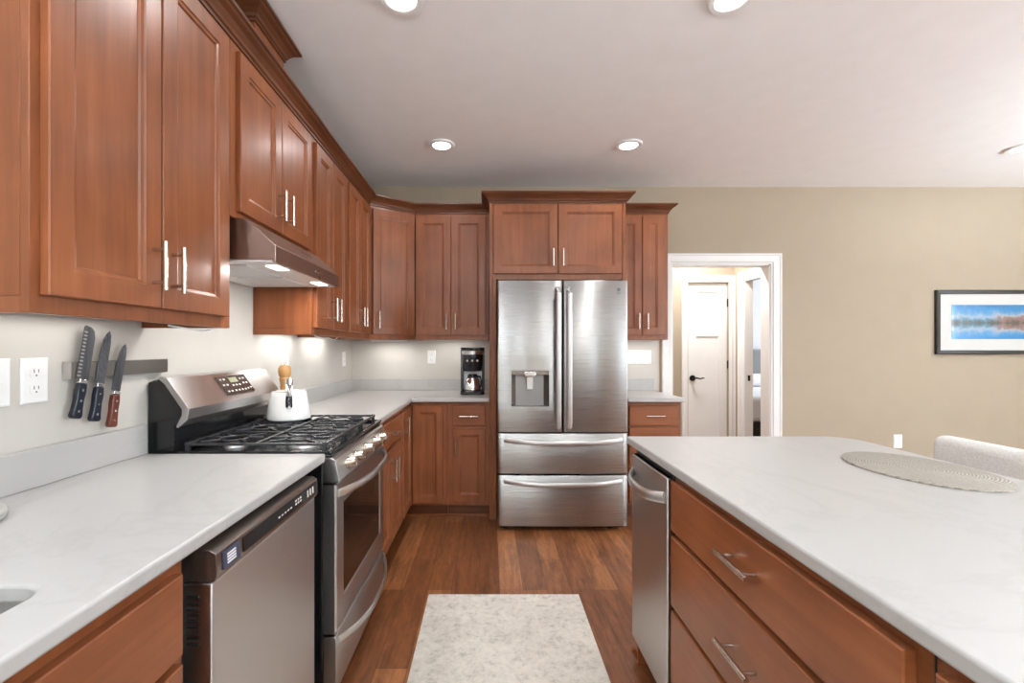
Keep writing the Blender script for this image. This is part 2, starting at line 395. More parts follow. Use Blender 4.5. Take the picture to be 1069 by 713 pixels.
# closet door, three panel shaker
dr = bpy.data.objects.new('door_1', None); COL.objects.link(dr); dr.location = ((DX0+DX1)/2, HY, 0); dr['kind'] = 'structure'
d = MB(); fy = HY+.02
def panel_door(m_, x0, x1, z0, z1, y, panels, th=.035, rec=.010):
    """slab with recessed flat panels, front at y facing -Y"""
    xs = sorted({x0, x1, *[q for p in panels for q in (p[0], p[1])]}); zs = sorted({z0, z1, *[q for p in panels for q in (p[2], p[3])]})
    for i in range(len(xs)-1):
        for k in range(len(zs)-1):
            cx_, cz_ = (xs[i]+xs[i+1])/2, (zs[k]+zs[k+1])/2
            r_ = rec if any(p[0] < cx_ < p[1] and p[2] < cz_ < p[3] for p in panels) else 0
            m_.box((xs[i], y+r_, zs[k]), (xs[i+1], y+th, zs[k+1]))
st = .1
panel_door(d, DX0+.003, DX1-.003, .01, OZ-.003, fy, [(DX0+st, DX1-st, 1.52, 1.93), (DX0+st, DX1-st, .22, 1.42)])
d.build('door_slab', WHITE_P, dr)
kx, kz = DX0+.055, .945
hd = MB(); hd.cyl((kx, fy, kz), (kx, fy-.012, kz), .033); hd.cyl((kx, fy-.012, kz), (kx, fy-.05, kz), .012)
hd.tube([(kx, fy-.05, kz), (kx+.03, fy-.054, kz+.004), (kx+.07, fy-.054, kz-.004), (kx+.1, fy-.05, kz+.004), (kx+.115, fy-.048, kz+.002)], [.011,.010,.008,.007,.006])
hd.build('door_handle', BRONZE, dr, smooth=True)
for z in (.22, 1.10, 1.80): MB().cyl((DX1+.002, fy-.012, z-.045), (DX1+.002, fy-.012, z+.045), .009).build('hinge', BRONZE, dr, smooth=True)
# baseboards
def baseboard(name, a, b_):
    return struct(MB().box(a, b_).build(name, WHITE_P, bevel=.004))
baseboard('baseboard_back', (OX1+.098, ROOM_Y1-.016, 0), (ROOM_X1, ROOM_Y1-.0005, .13))
baseboard('baseboard_right', (ROOM_X1-.016, ROOM_Y0, 0), (ROOM_X1-.0005, ROOM_Y1-.02, .13))
baseboard('baseboard_hall', (1.401, HY-.016, 0), (DX0-.10, HY-.0005, .13))

# ------------------------------------------------------------------ recessed lamps
lamp_spots = [(-.335, 3.22), (.975, 3.22), (-.36, 1.87), (.985, 1.87), (3.79, 3.27), (2.4, 1.9), (3.8, 1.0), (-.36, .45), (.985, .45), (2.4, -.6), (.3, -1.6), (3.8, -1.4)]
lamp_labels = {0: 'round recessed ceiling light above the left base cabinets, before the corner', 1: 'round recessed ceiling light in front of the tall cabinet over the fridge',
    2: 'large round recessed ceiling light cut by the top edge, left one', 3: 'large round recessed ceiling light cut by the top edge, right one',
    4: 'round recessed ceiling light at the far right above the framed picture'}
lamp0 = None
for i, (x, y) in enumerate(lamp_spots):
    if i == 0:
        lamp0 = thing('recessed_light', (x, y, CEIL-.012), lamp_labels[0], 'ceiling light', 'recessed ceiling lights')
        r_ = MB(); n = 40; prof = [(.062, .004), (.066, 0), (.085, 0), (.092, .006), (.092, .0115), (.062, .0115)]
        r_.rings([[(x+q*math.cos(2*PI*k/n), y+q*math.sin(2*PI*k/n), CEIL-.012+z) for k in range(n)] for q, z in prof], closed=True)
        r_.build('trim_ring', WHITE_PL, lamp0, smooth=True)
        MB().lathe((x, y, CEIL-.012), [(0, .004), (.063, .004), (.063, .010), (0, .010)], 40).build('lens', LENS, lamp0)
        L = lamp0
    else:
        L = copy_tree(lamp0); L.location = (x, y, CEIL-.012)
        L['label'] = lamp_labels.get(i, 'round recessed ceiling light out of view behind the camera position')
        if i > 4: L['label'] = ['round recessed ceiling light over the dining side', 'round recessed ceiling light right of the island', 'round recessed ceiling light above the near left counter', 'round recessed ceiling light above the near island end',
            'round recessed ceiling light nearest the rear windows', 'round recessed ceiling light by the middle rear window', 'round recessed ceiling light in the rear right corner'][i-5]
    area_light('recessed_lamp_glow', (x, y, CEIL-.014), .12, .12, LAMP_W, (.98, .98, 1.0), shape='DISK')
area_light('hall_lamp_glow', (2.1, 4.7, CEIL-.02), .25, .25, HALL_W, (.96,.97,1), shape='DISK')  # added fill light to brighten the hall, no fixture built
area_light('bedroom_window_daylight', (ROOM_X1-.02, 6.6, 1.5), 1.5, 1.4, 90, (.92,.96,1), (0, PI/2, 0))  # added fill light for the bedroom, the wall here has no window

# uplighter floor lamps added out of view as fill light for the ceiling
up0 = None
for i, (x, y) in enumerate(FILL_UPLIGHTS):
    if i == 0:
        up0 = u0 = thing('uplighter_floor_lamp', (x, y, 0), 'slim black floor lamp with an upturned bowl, behind the kitchen aisle', 'floor lamp')
        MB().lathe((x, y, 0), [(0,.0005),(.15,.0005),(.15,.012),(.03,.025),(0,.026)], 32).build('base', BLACK_M, u0, smooth=True)
        MB().cyl((x, y, .0265), (x, y, 1.80), .011).build('pole', BLACK_M, u0, smooth=True)
        MB().lathe((x, y, 0), [(.0,1.8005),(.05,1.801),(.13,1.84),(.19,1.90),(.186,1.902),(.12,1.85),(.04,1.815),(0,1.812)], 36).build('bowl', WHITE_P, u0, smooth=True)
    else:
        u0 = copy_tree(up0); u0.location = (x, y, 0)
        u0['label'] = ['slim black floor lamp with an upturned bowl, in the rear right corner', 'slim black floor lamp with an upturned bowl, on the dining side by the picture wall', 'slim black floor lamp with an upturned bowl, by the slim rear windows'][i-1]
    area_light('uplighter_glow', (x, y, 1.895), .30, .30, UP_W, (.84, .97, 1.06), (PI, 0, 0), shape='DISK')

# ------------------------------------------------------------------ cabinet parts
class Face:
    """a local frame on a cabinet front: s runs along u, d outward along n, z up"""
    def __init__(s, o, u, n): s.o = Vector(o); s.u = Vector(u).normalized(); s.n = Vector(n).normalized()
    def __call__(s, a, d, z): return s.o + s.u*a + s.n*d + Vector((0,0,z))
def handle(F, s0, z0, s1, z1, parent, d0=.021, r=.0062, out=.033):
    """bar pull: a bar standing off the front on two posts"""
    m_ = MB(); m_.cyl(F(s0, d0+out, z0), F(s1, d0+out, z1), r, 14)
    L_ = Vector((s1-s0, z1-z0)); k = .16
    for t in (k, 1-k):
        a, z = s0+(s1-s0)*t, z0+(z1-z0)*t
        m_.cyl(F(a, d0, z), F(a, d0+out, z), r*.75, 12)
    return m_.build('handle', NICKEL, parent, smooth=True)
def shaker(F, s0, s1, z0, z1, root, name='door', mat=None, rail=.057, slab=False, th=.020):
    """front panel: frame with a stepped moulding round a recessed panel, back at d=.001"""
    m_ = MB()
    def ring(i, d): return [F(s0+i, d, z0+i), F(s1-i, d, z0+i), F(s1-i, d, z1-i), F(s0+i, d, z1-i)]
    e = .0025
    rr = [ring(0, .001), ring(0, th-e), ring(e, th)]
    if not slab: rr += [ring(rail, th), ring(rail+.003, th-.004), ring(rail+.011, th-.006), ring(rail+.014, th-.011)]
    m_.rings(rr)
    return m_.build(name, mat or WOOD_V, root)
def cab(label, loc, name='wall_cabinet', cat='cabinet', group=None): return thing(name, loc, label, cat, group)

WX = ROOM_X0+.002     # left wall plane with a hair of clearance
UX = -.915; UB, UT = 1.352, 2.375
# --- left run uppers: fronts face +X, s runs along Y
FL = Face((UX, 0, 0), (0,1,0), (1,0,0))
def upper_left(y0, y1, z0, doors, label, handles, dz0):
    c = cab(label, ((WX+UX)/2, (y0+y1)/2, z0), group='wall cabinets')
    b_ = MB(); zr = z0+(.034 if z0 < 1.5 else .012); b_.box((WX, y0+.001, zr), (UX-.019, y1-.001, UT))
    if z0 < 1.5:
        for ya in (y0+.001, y1-.017): b_.box((WX, ya, z0), (UX-.019, ya+.016, zr-.0001))
    b_.build('body', WOOD_V, c, bevel=.001)
    f = MB(); sw = .032
    f.box((UX-.0185, y0+.001, z0), (UX, y1-.001, UT)) ; f.build('face_frame', WOOD_V, c, bevel=.0015)
    f = MB(); f.box((WX, y0+.0175, zr-.0045), (UX-.0195, y1-.0175, zr-.0003)); f.build('underside', WOOD_V, c)
    for (a, b2), hs in zip(doors, handles):
        d_ = shaker(FL, a, b2, dz0, 2.352, c)
        if hs is not None: handle(FL, hs, dz0+.045, hs, dz0+.045+.13, d_)
    return c
upper_left(.913, 1.620, UB, [(.935, 1.256), (1.262, 1.585)], 'large nearest wall cabinet, two doors, above the knife strip', [1.222, 1.296], 1.390)
hoodcab = upper_left(1.622, 2.358, 1.75, [(1.658, 1.984), (1.990, 2.318)], 'short wall cabinet with two doors directly above the range hood', [1.950, 2.024], 1.775)
upper_left(2.360, 2.922, UB, [(2.387, 2.638), (2.643, 2.900)], 'two door wall cabinet just past the range hood', [2.605, 2.677], 1.390)
upper_left(2.924, 3.50, UB, [(2.948, 3.205), (3.210, 3.468)], 'two door wall cabinet on the left wall next to the angled corner one', [3.172, 3.244], 1.390)
# --- diagonal corner upper
BY = 3.765
P0, P1 = Vector((UX, 3.502, 0)), Vector((-.607, BY-.025, 0))
c = cab('angled corner wall cabinet with a single door', ((-1.0), 3.85, UB), group='wall cabinets')
WYB = ROOM_Y1-.0025
pts = [(WX, 3.502), (P0.x, P0.y), (P1.x, P1.y), (P1.x, WYB), (WX, WYB)]
MB().prism([(x, y, UB) for x, y in pts], (0, 0, UT-UB)).build('body', WOOD_V, c, bevel=.0015)
u = (P1-P0); LD = u.length; u.normalize(); nrm = Vector((u.y, -u.x, 0))
FD = Face(P0+nrm*.0005, u, nrm)
d_ = shaker(FD, .022, LD-.012, 1.390, 2.352, c); handle(FD, .062, 1.435, .062, 1.565, d_)
# --- back run uppers: fronts face -Y, s runs along X
FB = Face((0, BY, 0), (1,0,0), (0,-1,0))
def upper_back(x0, x1, z0, y, doors, label, handles, dz0, dz1=2.352):
    F = Face((0, y, 0), (1,0,0), (0,-1,0))
    c = cab(label, ((x0+x1)/2, (y+WYB)/2, z0), group='wall cabinets')
    b_ = MB(); b_.box((x0+.001, y+.019, z0+.034), (x1-.001, WYB, UT))
    for xa in (x0+.001, x1-.017): b_.box((xa, y+.019, z0), (xa+.016, WYB, z0+.0339))
    b_.build('body', WOOD_V, c, bevel=.001)
    MB().box((x0+.001, y, z0), (x1-.001, y+.0185, UT)).build('face_frame', WOOD_V, c, bevel=.0015)
    MB().box((x0+.0175, y+.0195, z0+.0295), (x1-.0175, WYB, z0+.0337)).build('underside', WOOD_V, c)
    for (a, b2), hs in zip(doors, handles):
        d_ = shaker(F, a, b2, dz0, dz1, c); handle(F, hs, dz0+.045, hs, dz0+.175, d_)
    return c
upper_back(-.605, -.002, UB, BY-.025, [(-.598, -.314), (-.309, -.030)], 'two door wall cabinet above the coffee maker', [-.347, -.276], 1.390)
upper_back(1.026, 1.452, UB, BY-.025, [(1.050, 1.235), (1.240, 1.418)], 'narrow two door wall cabinet right of the fridge, beside the doorway', [1.203, 1.272], 1.390)
# --- fridge enclosure: two tall side panels and the deep cabinet over it
FY = 3.46
fridge_cab = cab('deep two door cabinet directly over the fridge', (.51, 3.77, 1.80), group='wall cabinets')
MB().box((.024, FY+.019, 1.80), (1.0, WYB, UT)).build('body', WOOD_V, fridge_cab, bevel=.001)
MB().box((.024, FY, 1.80), (1.0, FY+.0185, UT)).build('face_frame', WOOD_V, fridge_cab, bevel=.0015)
FF = Face((0, FY, 0), (1,0,0), (0,-1,0))
for a, b2, hs in ((.033, .508, .475), (.516, .992, .549)):
    d_ = shaker(FF, a, b2, 1.842, 2.362, fridge_cab, mat=WOOD_V); handle(FF, hs, 1.895, hs, 2.025, d_)
pl_ = MB().box((.0, FY-.005, .0), (.0235, WYB, UT)); pl_.box((.024, FY-.005, .0), (.052, FY+.016, 1.799))
tag(pl_.build('fridge_side_panel', WOOD_V, bevel=.0015), 'tall brown wood panel left of the fridge, beside the coffee maker', 'panel')
pl_ = MB().box((1.0005, FY-.005, 0), (1.0235, WYB, UT))
tag(pl_.build('fridge_side_panel', WOOD_V, bevel=.0015), 'tall brown wood panel right of the fridge, before the narrow cabinet', 'panel')
MB_ft = MB().box((-.004, FY-.012, 0), (.056, FY-.0055, .02))
# --- crown mouldings (profile: outward, height)
CP = [(-.004, 0), (.006, 0), (.006, .012), (.012, .016), (.016, .026), (.030, .042), (.046, .052), (.050, .058), (.060, .061), (.060, .072), (-.004, .072)]
def crown(path, outs, z, label, mat=WOOD_D, prof=CP):
    """path of (x,y); outs: per point mitre direction for unit outward distance"""
    m_ = MB(); R = []
    for (x, y), (ox, oy) in zip(path, outs): R.append([(x+ox*p, y+oy*p, z+h) for p, h in prof])
    m_.rings(R); return tag(m_.build('crown_moulding', mat), label, 'moulding', 'crown mouldings')
def mitre(n1, n2):
    s_ = Vector(n1)+Vector(n2); k = 2/s_.length_squared; return (s_.x*k, s_.y*k)
nd = (nrm.x, nrm.y)
CZ = UT-.001
path = [(WX, .911), (UX, .911), (P0.x, P0.y), (P1.x, P1.y), (-.0015, P1.y)]
outs = [(0,-1), mitre((0,-1),(1,0)), mitre((1,0), nd), mitre(nd, (0,-1)), (0,-1)]
CZ += .0015
crown(path, outs, CZ, 'long dark stained crown moulding along the left and corner wall cabinets')
crown([(0, 3.678), (0, FY-.005), (1.0235, FY-.005), (1.0235, 3.678)], [(-1,0), mitre((-1,0),(0,-1)), mitre((1,0),(0,-1)), (1,0)], CZ, 'deep dark stained crown moulding on the cabinet over the fridge')
crown([(1.086, BY-.025), (1.452, BY-.025), (1.452, WYB)], [(0,-1), mitre((0,-1),(1,0)), (1,0)], CZ, 'short dark stained crown moulding at the right, near the doorway')
# --- duct chase above the hood cabinet, with its own crown against the ceiling
ch = thing('duct_chase', (-1.09, 2.035, CZ+.075), 'wood boxed duct chase with crown rising to the ceiling above the range', 'duct chase')
MB().box((WX, 1.90, UT+.0015), (-.97, 2.17, CEIL-.002)).build('body', WOOD_V, ch, bevel=.001)
m_ = MB(); R = []
for (x, y), (ox, oy) in zip([(WX, 1.899), (-.969, 1.899), (-.969, 2.171), (WX, 2.171)], [(0,-1), mitre((0,-1),(1,0)), mitre((1,0),(0,1)), (0,1)]):
    R.append([(x+ox*p, y+oy*p, CEIL-.078+h) for p, h in CP])
m_.rings(R); m_.build('crown', WOOD_D, ch)

# --- base cabinets
BX = -.600; BT, TK = .882, .105
FBL = Face((BX, 0, 0), (0,1,0), (1,0,0))
def base_body_left(c, y0, y1, solid=True):
    if solid: MB().box((WX, y0+.001, TK), (BX-.0005, y1-.001, BT)).build('body', WOOD_V, c, bevel=.001)
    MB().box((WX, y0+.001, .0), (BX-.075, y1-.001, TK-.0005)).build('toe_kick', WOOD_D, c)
# sink base (near, left)
c = cab('sink base cabinet in the near left corner, left of the black trimmed dishwasher', (-.9, .4, 0), 'base_cabinet', group='base cabinets')
b_ = MB(); b_.box((BX-.02, -.20, TK), (BX, .895, BT)); b_.box((WX, -.20, TK), (BX-.0205, -.18, BT)); b_.box((WX, .875, TK), (BX-.0205, .895, BT)); b_.box((WX, -.1795, TK), (BX-.0205, .8745, TK+.018)); b_.box((WX, -.1795, TK+.0185), (WX+.012, .8745, BT-.02))
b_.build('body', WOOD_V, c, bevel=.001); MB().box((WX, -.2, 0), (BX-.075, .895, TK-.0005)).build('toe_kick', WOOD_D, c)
for a, b2, hs in ((-.185, .34, .30), (.35, .872, .39)):
    shaker(FBL, a, b2, .70, .853, c, 'false_drawer_front', WOOD_H, slab=True)
    d_ = shaker(FBL, a, b2, .125, .682, c); handle(FBL, hs, .50, hs, .63, d_)
# cabinet past the range
c = cab('base cabinet between the range and the corner, one drawer over two doors', (-.9, 2.73, 0), 'base_cabinet', group='base cabinets')
base_body_left(c, 2.385, 3.085)
d_ = shaker(FBL, 2.41, 3.06, .705, .853, c, 'drawer', WOOD_H, slab=True); handle(FBL, 2.67, .775, 2.80, .775, d_)
for a, b2, hs in ((2.41, 2.732, 2.70), (2.738, 3.06, 2.77)):
    d_ = shaker(FBL, a, b2, .125, .685, c); handle(FBL, hs, .50, hs, .63, d_)
# corner unit (L shaped)
BYF = 3.45
c = cab('corner base cabinet with two doors meeting in the inner corner', (-.9, 3.76, 0), 'base_cabinet', group='base cabinets')
pts = [(WX, 3.087), (BX-.0005, 3.087), (BX-.0005, BYF), (-.318, BYF), (-.318, WYB), (WX, WYB)]
MB().prism([(x, y, TK) for x, y in pts], (0,0,BT-TK)).build('body', WOOD_V, c, bevel=.001)
pts = [(WX, 3.087), (BX-.075, 3.087), (BX-.075, BYF+.075), (-.318, BYF+.075), (-.318, WYB), (WX, WYB)]
MB().prism([(x, y, 0) for x, y in pts], (0,0,TK-.0005)).build('toe_kick', WOOD_D, c)
FBB = Face((0, BYF-.0005, 0), (1,0,0), (0,-1,0))
d_ = shaker(FBL, 3.10, BYF-.024, .125, .853, c, rail=.05); handle(FBL, 3.125, .685, 3.125, .815, d_)
shaker(FBB, BX+.026, -.345, .125, .853, c, rail=.05)
# back run drawer + door unit
c = cab('base cabinet under the coffee maker, small drawer over one door', (-.16, 3.76, 0), 'base_cabinet', group='base cabinets')
MB().box((-.316, BYF, TK), (-.0015, WYB, BT)).build('body', WOOD_V, c, bevel=.001); MB().box((-.316, BYF+.075, 0), (-.0015, WYB, TK-.0005)).build('toe_kick', WOOD_D, c)
d_ = shaker(FBB, -.275, -.030, .708, .853, c, 'drawer', WOOD_H, slab=True); handle(FBB, -.225, .778, -.085, .778, d_)
d_ = shaker(FBB, -.275, -.030, .140, .684, c, rail=.05); handle(FBB, -.250, .48, -.250, .62, d_)
# shoe mouldings on the floor
m_ = MB().box((BX-.0745, BYF+.062, 0), (-.002, BYF+.0745, .018)); struct(m_.build('trim_6', WOOD_V, bevel=.004))
# right of the fridge
c = cab('base cabinet of drawers right of the fridge', (1.23, 3.76, 0), 'base_cabinet', group='base cabinets')
MB().box((1.026, BYF, TK), (1.432, WYB, BT)).build('body', WOOD_V, c, bevel=.001); MB().box((1.026, BYF+.075, 0), (1.432, WYB, TK-.0005)).build('toe_kick', WOOD_D, c)
for z0, z1 in ((.708, .853), (.415, .690), (.130, .398)):
    d_ = shaker(FBB, 1.045, 1.408, z0, z1, c, 'drawer', WOOD_H, slab=(z0 > .7)); handle(FBB, 1.16, z0+.5*(z1-z0)+(0 if z0 > .7 else .03), 1.30, z0+.5*(z1-z0)+(0 if z0 > .7 else .03), d_)

# ------------------------------------------------------------------ worktops
CT = .914; CB = .884
def slab(outer, hole, z0, z1, name, mat=QUARTZ, bevel=.006):
    bm = bmesh.new(); E = []
    for loop in [outer]+([hole] if hole else []):
        V = [bm.verts.new((x, y, z0)) for x, y in loop]
        for i in range(len(V)): E.append(bm.edges.new((V[i], V[(i+1) % len(V)])))
    bmesh.ops.triangle_fill(bm, edges=E, use_beauty=True, use_dissolve=False)
    bmesh.ops.dissolve_limit(bm, angle_limit=.01, verts=bm.verts, edges=bm.edges) if not hole else None
    ex = bmesh.ops.extrude_face_region(bm, geom=bm.faces[:])
    for v in [g for g in ex['geom'] if isinstance(g, bmesh.types.BMVert)]: v.co.z = z1
    m_ = MB(); m_.bm.free(); m_.bm = bm
    return m_.build(name, mat, bevel=bevel, seg=3)
def rrect(x0, x1, y0, y1, r, n=8, corners=(1,1,1,1)):
    P = []
    for (cx_, cy_, a0), on in zip(((x0+r, y0+r, PI), (x1-r, y0+r, 1.5*PI), (x1-r, y1-r, 0), (x0+r, y1-r, .5*PI)), corners):
        if on: P += [(cx_+r*math.cos(a0+PI/2*k/n), cy_+r*math.sin(a0+PI/2*k/n)) for k in range(n+1)]
        else: P.append((cx_+r*math.copysign(1, cx_-(x0+x1)/2), cy_+r*math.copysign(1, cy_-(y0+y1)/2)))
    return P
CEX = -.573
SINK = (-1.09, -.675, -.02, .712)
hole = rrect(*SINK, .05)
o = slab([(WX, -1.2), (CEX, -1.2), (CEX, 1.606), (WX, 1.606)], hole, CB, CT, 'countertop')
tag(o, 'near left white quartz countertop over the dishwasher with sink cut-out', 'countertop')
CYF = 3.40
o = slab([(WX, 2.378), (CEX, 2.378), (CEX, CYF), (-.0015, CYF), (-.0015, WYB), (WX, WYB)], None, CB, CT, 'countertop')
tag(o, 'L shaped white quartz countertop from the range round to the coffee maker', 'countertop')
o = slab([(1.0255, CYF), (1.452, CYF), (1.452, WYB), (1.0255, WYB)], None, CB, CT, 'countertop')
tag(o, 'small white quartz countertop right of the fridge', 'countertop')
BS = 1.016
tag(MB().box((WX, -1.2, CT+.0005), (WX+.02, 1.606, BS)).build('backsplash', QUARTZ, bevel=.002), 'low white quartz upstand below the knife strip', 'backsplash')
m_ = MB(); m_.prism([(WX, 2.378, CT+.0005), (WX+.02, 2.378, CT+.0005), (WX+.02, WYB-.02, CT+.0005), (-.0015, WYB-.02, CT+.0005), (-.0015, WYB, CT+.0005), (WX, WYB, CT+.0005)], (0,0,BS-CT-.0005))
tag(m_.build('backsplash', QUARTZ, bevel=.002), 'low white quartz upstand running round the corner behind the coffee maker', 'backsplash')
tag(MB().box((1.0255, WYB-.02, CT+.0005), (1.452, WYB, BS)).build('backsplash', QUARTZ, bevel=.002), 'short white quartz upstand right of the fridge under the switches', 'backsplash')
# sink basin (undermounted)
sk = thing('kitchen_sink', ((SINK[0]+SINK[1])/2, (SINK[2]+SINK[3])/2, .68), 'undermounted sink basin with rounded corner, cut by the left edge', 'sink')
m_ = MB(); x0, x1, y0, y1 = SINK; g = .006
R = [[(x, y, z) for x, y in rrect(x0-g-e, x1+g+e, y0-g-e, y1+g+e, .05)] for e, z in ((.02, CB-.0008), (0, CB-.0008), (0, .72), (-.03, .69), (-.10, .685))]
m_.rings(R, cap=False); m_.poly([p for p in R[-1]])
m_.build('basin', SINKM, sk, smooth=True)
MB().lathe((-.88, .35, .684), [(0,.003),(.03,.003),(.045,.006),(.048,.002),(.048,0),(0,0)], 28).build('drain', CHROME, sk, smooth=True)
# soap dish / scrub disc at the far left
m_ = MB(); m_.lathe((-1.085, .955, CT+.001), [(0,0),(.05,0),(.058,.006),(.056,.011),(.060,.014),(.060,.020),(.056,.026),(.045,.030),(0,.031)], 40)
tag(m_.build('soap_dish', plain('grey_stone_dish', (.40,.385,.36), .5), smooth=True), 'round grey layered dish on the counter, cut by the left edge', 'dish')

# ------------------------------------------------------------------ dishwasher
dw = thing('dishwasher', (-.9, 1.2, 0), 'stainless dishwasher with a slanted control strip under the near left counter', 'dishwasher')
Y0, Y1 = .938, 1.488; DF = -.566
MB().box((WX+.05, .90, .11), (BX-.03, 1.53, BT)).build('tub', BLACK_M, dw)
MB().box((WX+.05, .90, 0), (BX-.075, 1.53, .1095)).build('toe_kick', BLACK_M, dw)
MB().box((BX-.028, Y0, .13), (DF, Y1, .800)).build('door_panel', STEEL, dw, bevel=.003)
prof = [(BX-.028, .802), (BX-.028, .868), (DF-.006, .868), (DF+.008, .861), (DF+.011, .815), (DF+.004, .803)]
MB().prism([(x, Y0, z) for x, z in prof], (0, Y1-Y0, 0)).build('control_strip', DARK_STEEL, dw, bevel=.0015)
Fc = Face((DF+.0095, 0, .861), (0,1,0), (1,0,.06))
def cbox(m_, a, b2, z0, z1, d0=.0003, d1=.0012, F=None):
    xf = lambda s, d, z: F(s, d, z)
    return m_.box((a, d0, z0), (b2, d1, z1), xf)
xfm = lambda s_, d_2, z_: (DF+.0088+(z_*-.055)+d_2, s_, .861+z_)   # along the strip's slanted face
def strip(name, mat, rects, parent, d=.0014):
    m_ = MB()
    for a, b2, z0, z1 in rects: m_.box((a, .0002, z0), (b2, d, z1), xfm)
    return m_.build(name, mat, parent)
strip('glossy_panel', BLACK, [(Y0+.10, Y1-.01, -.040, -.008)], dw)
st_ = strip('energy_sticker', STICK_B, [(Y0+.020, Y0+.085, -.043, -.006)], dw)
strip('sticker_print', STICK_W, [(Y0+.035, Y0+.068, -.014-.006*k-.004, -.014-.006*k) for k in range(4)], dw, .0018)
for rc_ in ([(Y0+.27+.018*k, Y0+.28+.018*k, -.028, -.024) for k in range(5)]+[(Y0+.375+.016*k, Y0+.385+.016*k, -.020-.009*j_, -.015-.009*j_) for k in range(3) for j_ in range(2)]+[(Y0+.46+.02*k, Y0+.470+.02*k, -.034, -.014) for k in range(3)]): strip('button', KEYS, [rc_], dw, .0018)
m_ = MB()
for k in range(9): m_.box((BX-.018, Y0-.0015, .770-.012*k), (BX+.008, Y0-.0002, .775-.012*k))
m_.build('vent_slots', BLACK_M, dw)

# ------------------------------------------------------------------ gas range
RY0, RY1 = 1.625, 2.360
rg = thing('gas_range', (-.86, (RY0+RY1)/2, 0), 'stainless gas range with black grates and oven door, against the left wall', 'range')
MB().box((WX+.03, RY0, .03), (-.590, RY1, .895)).build('body', BLACK, rg, bevel=.003)
m_ = MB()
for x in (-1.13, -.64):
    for y in (RY0+.05, RY1-.05): m_.cyl((x, y, 0), (x, y, .029), .018)
m_.build('feet', BLACK_M, rg)
ck = MB(); ck.box((-1.105, RY0, .8955), (-.560, RY1, .905)); ck.box((-1.105, RY0, .9055), (-.572, RY0+.012, .917)); ck.box((-1.105, RY1-.012, .9055), (-.572, RY1, .917)); ck.box((-.572, RY0, .9055), (-.553, RY1, .917))
ck.build('cooktop', BLACK, rg, bevel=.003)
# slanted front control panel
prof = [(-.5895, .893), (-.556, .893), (-.545, .885), (-.530, .812), (-.534, .803), (-.5895, .803)]
MB().prism([(x, RY0, z) for x, z in prof], (0, RY1-RY0, 0)).build('front_control_panel', STEEL, rg, bevel=.002)
tilt = math.atan2(.015, .073)
for y in (1.735, 1.835, 1.985, 2.135, 2.235):
    ax = Vector((math.cos(tilt), 0, math.sin(tilt))); p = Vector((-.5375, y, .849))
    k_ = MB(); k_.cyl(p+ax*.0005, p+ax*.008, .023, 28); k_.cyl(p+ax*.008, p+ax*.036, .019, 28, .0165)
    w_ = Vector((-ax.z, 0, ax.x))
    pts = [p+ax*.036+Vector((0, sy*.0045, 0))+w_*sz*.016 for sy, sz in ((-1,-1),(1,-1),(1,1),(-1,1))]
    k_.prism(pts, ax*.007); k_.build('knob', NICKEL, rg, smooth=True)
# oven door with window
od = MB(); F_ = lambda y, d2, z: (-.5885+d2, y, z)
za, zb = .268, .797; wy0, wy1, wz0, wz1 = RY0+.085, RY1-.085, .365, .715
def oring(i, d2, a=(RY0+.002, RY1-.002, za, zb)): return [F_(a[0]+i, d2, a[2]+i), F_(a[1]-i, d2, a[2]+i), F_(a[1]-i, d2, a[3]-i), F_(a[0]+i, d2, a[3]-i)]
win = (wy0, wy1, wz0, wz1)
od.rings([oring(0, 0), oring(0, .040), oring(.006, .046), oring(0, .046, win), oring(.006, .042, win)])
odo = od.build('oven_door', STEEL, rg)
MB().box((-.5455, wy0+.007, wz0+.007), (-.5445, wy1-.007, wz1-.007)).build('window_glass', GLASSY, odo)
def bow(y0, y1, z, x0, out, name, parent, ra=.008, rb=.015, sag=0, mat=None):
    m_ = MB(); n = 18; P = []
    for k in range(n+1):
        t = k/n*2-1; P.append((x0+out*(1-abs(t)**2.6), y0+(y1-y0)*k/n, z-sag*(1-t*t)))
    P = [(x0, y0-.0, z)]+P[1:-1]+[(x0, y1, z)]
    m_.tube(P, ra, 12, flat=(ra, rb)); return m_.build(name, mat or STEEL, parent, smooth=True)
bow(RY0+.02, RY1-.02, .762, -.5415, .062, 'oven_handle', odo)
dd = MB(); dd.prism([(-.5885, RY0+.002, .045), (-.550, RY0+.002, .045), (-.5425, RY0+.002, .10), (-.5425, RY0+.002, .250), (-.548, RY0+.002, .258), (-.5885, RY0+.002, .258)], (0, RY1-RY0-.004, 0))
ddo = dd.build('storage_drawer', STEEL, rg, bevel=.002); bow(RY0+.02, RY1-.02, .236, -.5415, .062, 'drawer_handle', ddo, ra=.007, rb=.015, sag=.02)
# backguard
BG0, BG1 = RY0+.004, 2.325
prof = [(WX+.004, .906), (WX+.004, 1.160), (-1.165, 1.176), (-1.140, 1.170), (-1.066, 1.066), (-1.073, 1.035), (-1.098, 1.010), (-1.118, 1.008), (-1.118, .906)]
m_ = MB(); m_.prism([(x, BG0, z) for x, z in prof], (0, BG1-BG0, 0)); m_.build('backguard', BLACK, rg, bevel=.002)
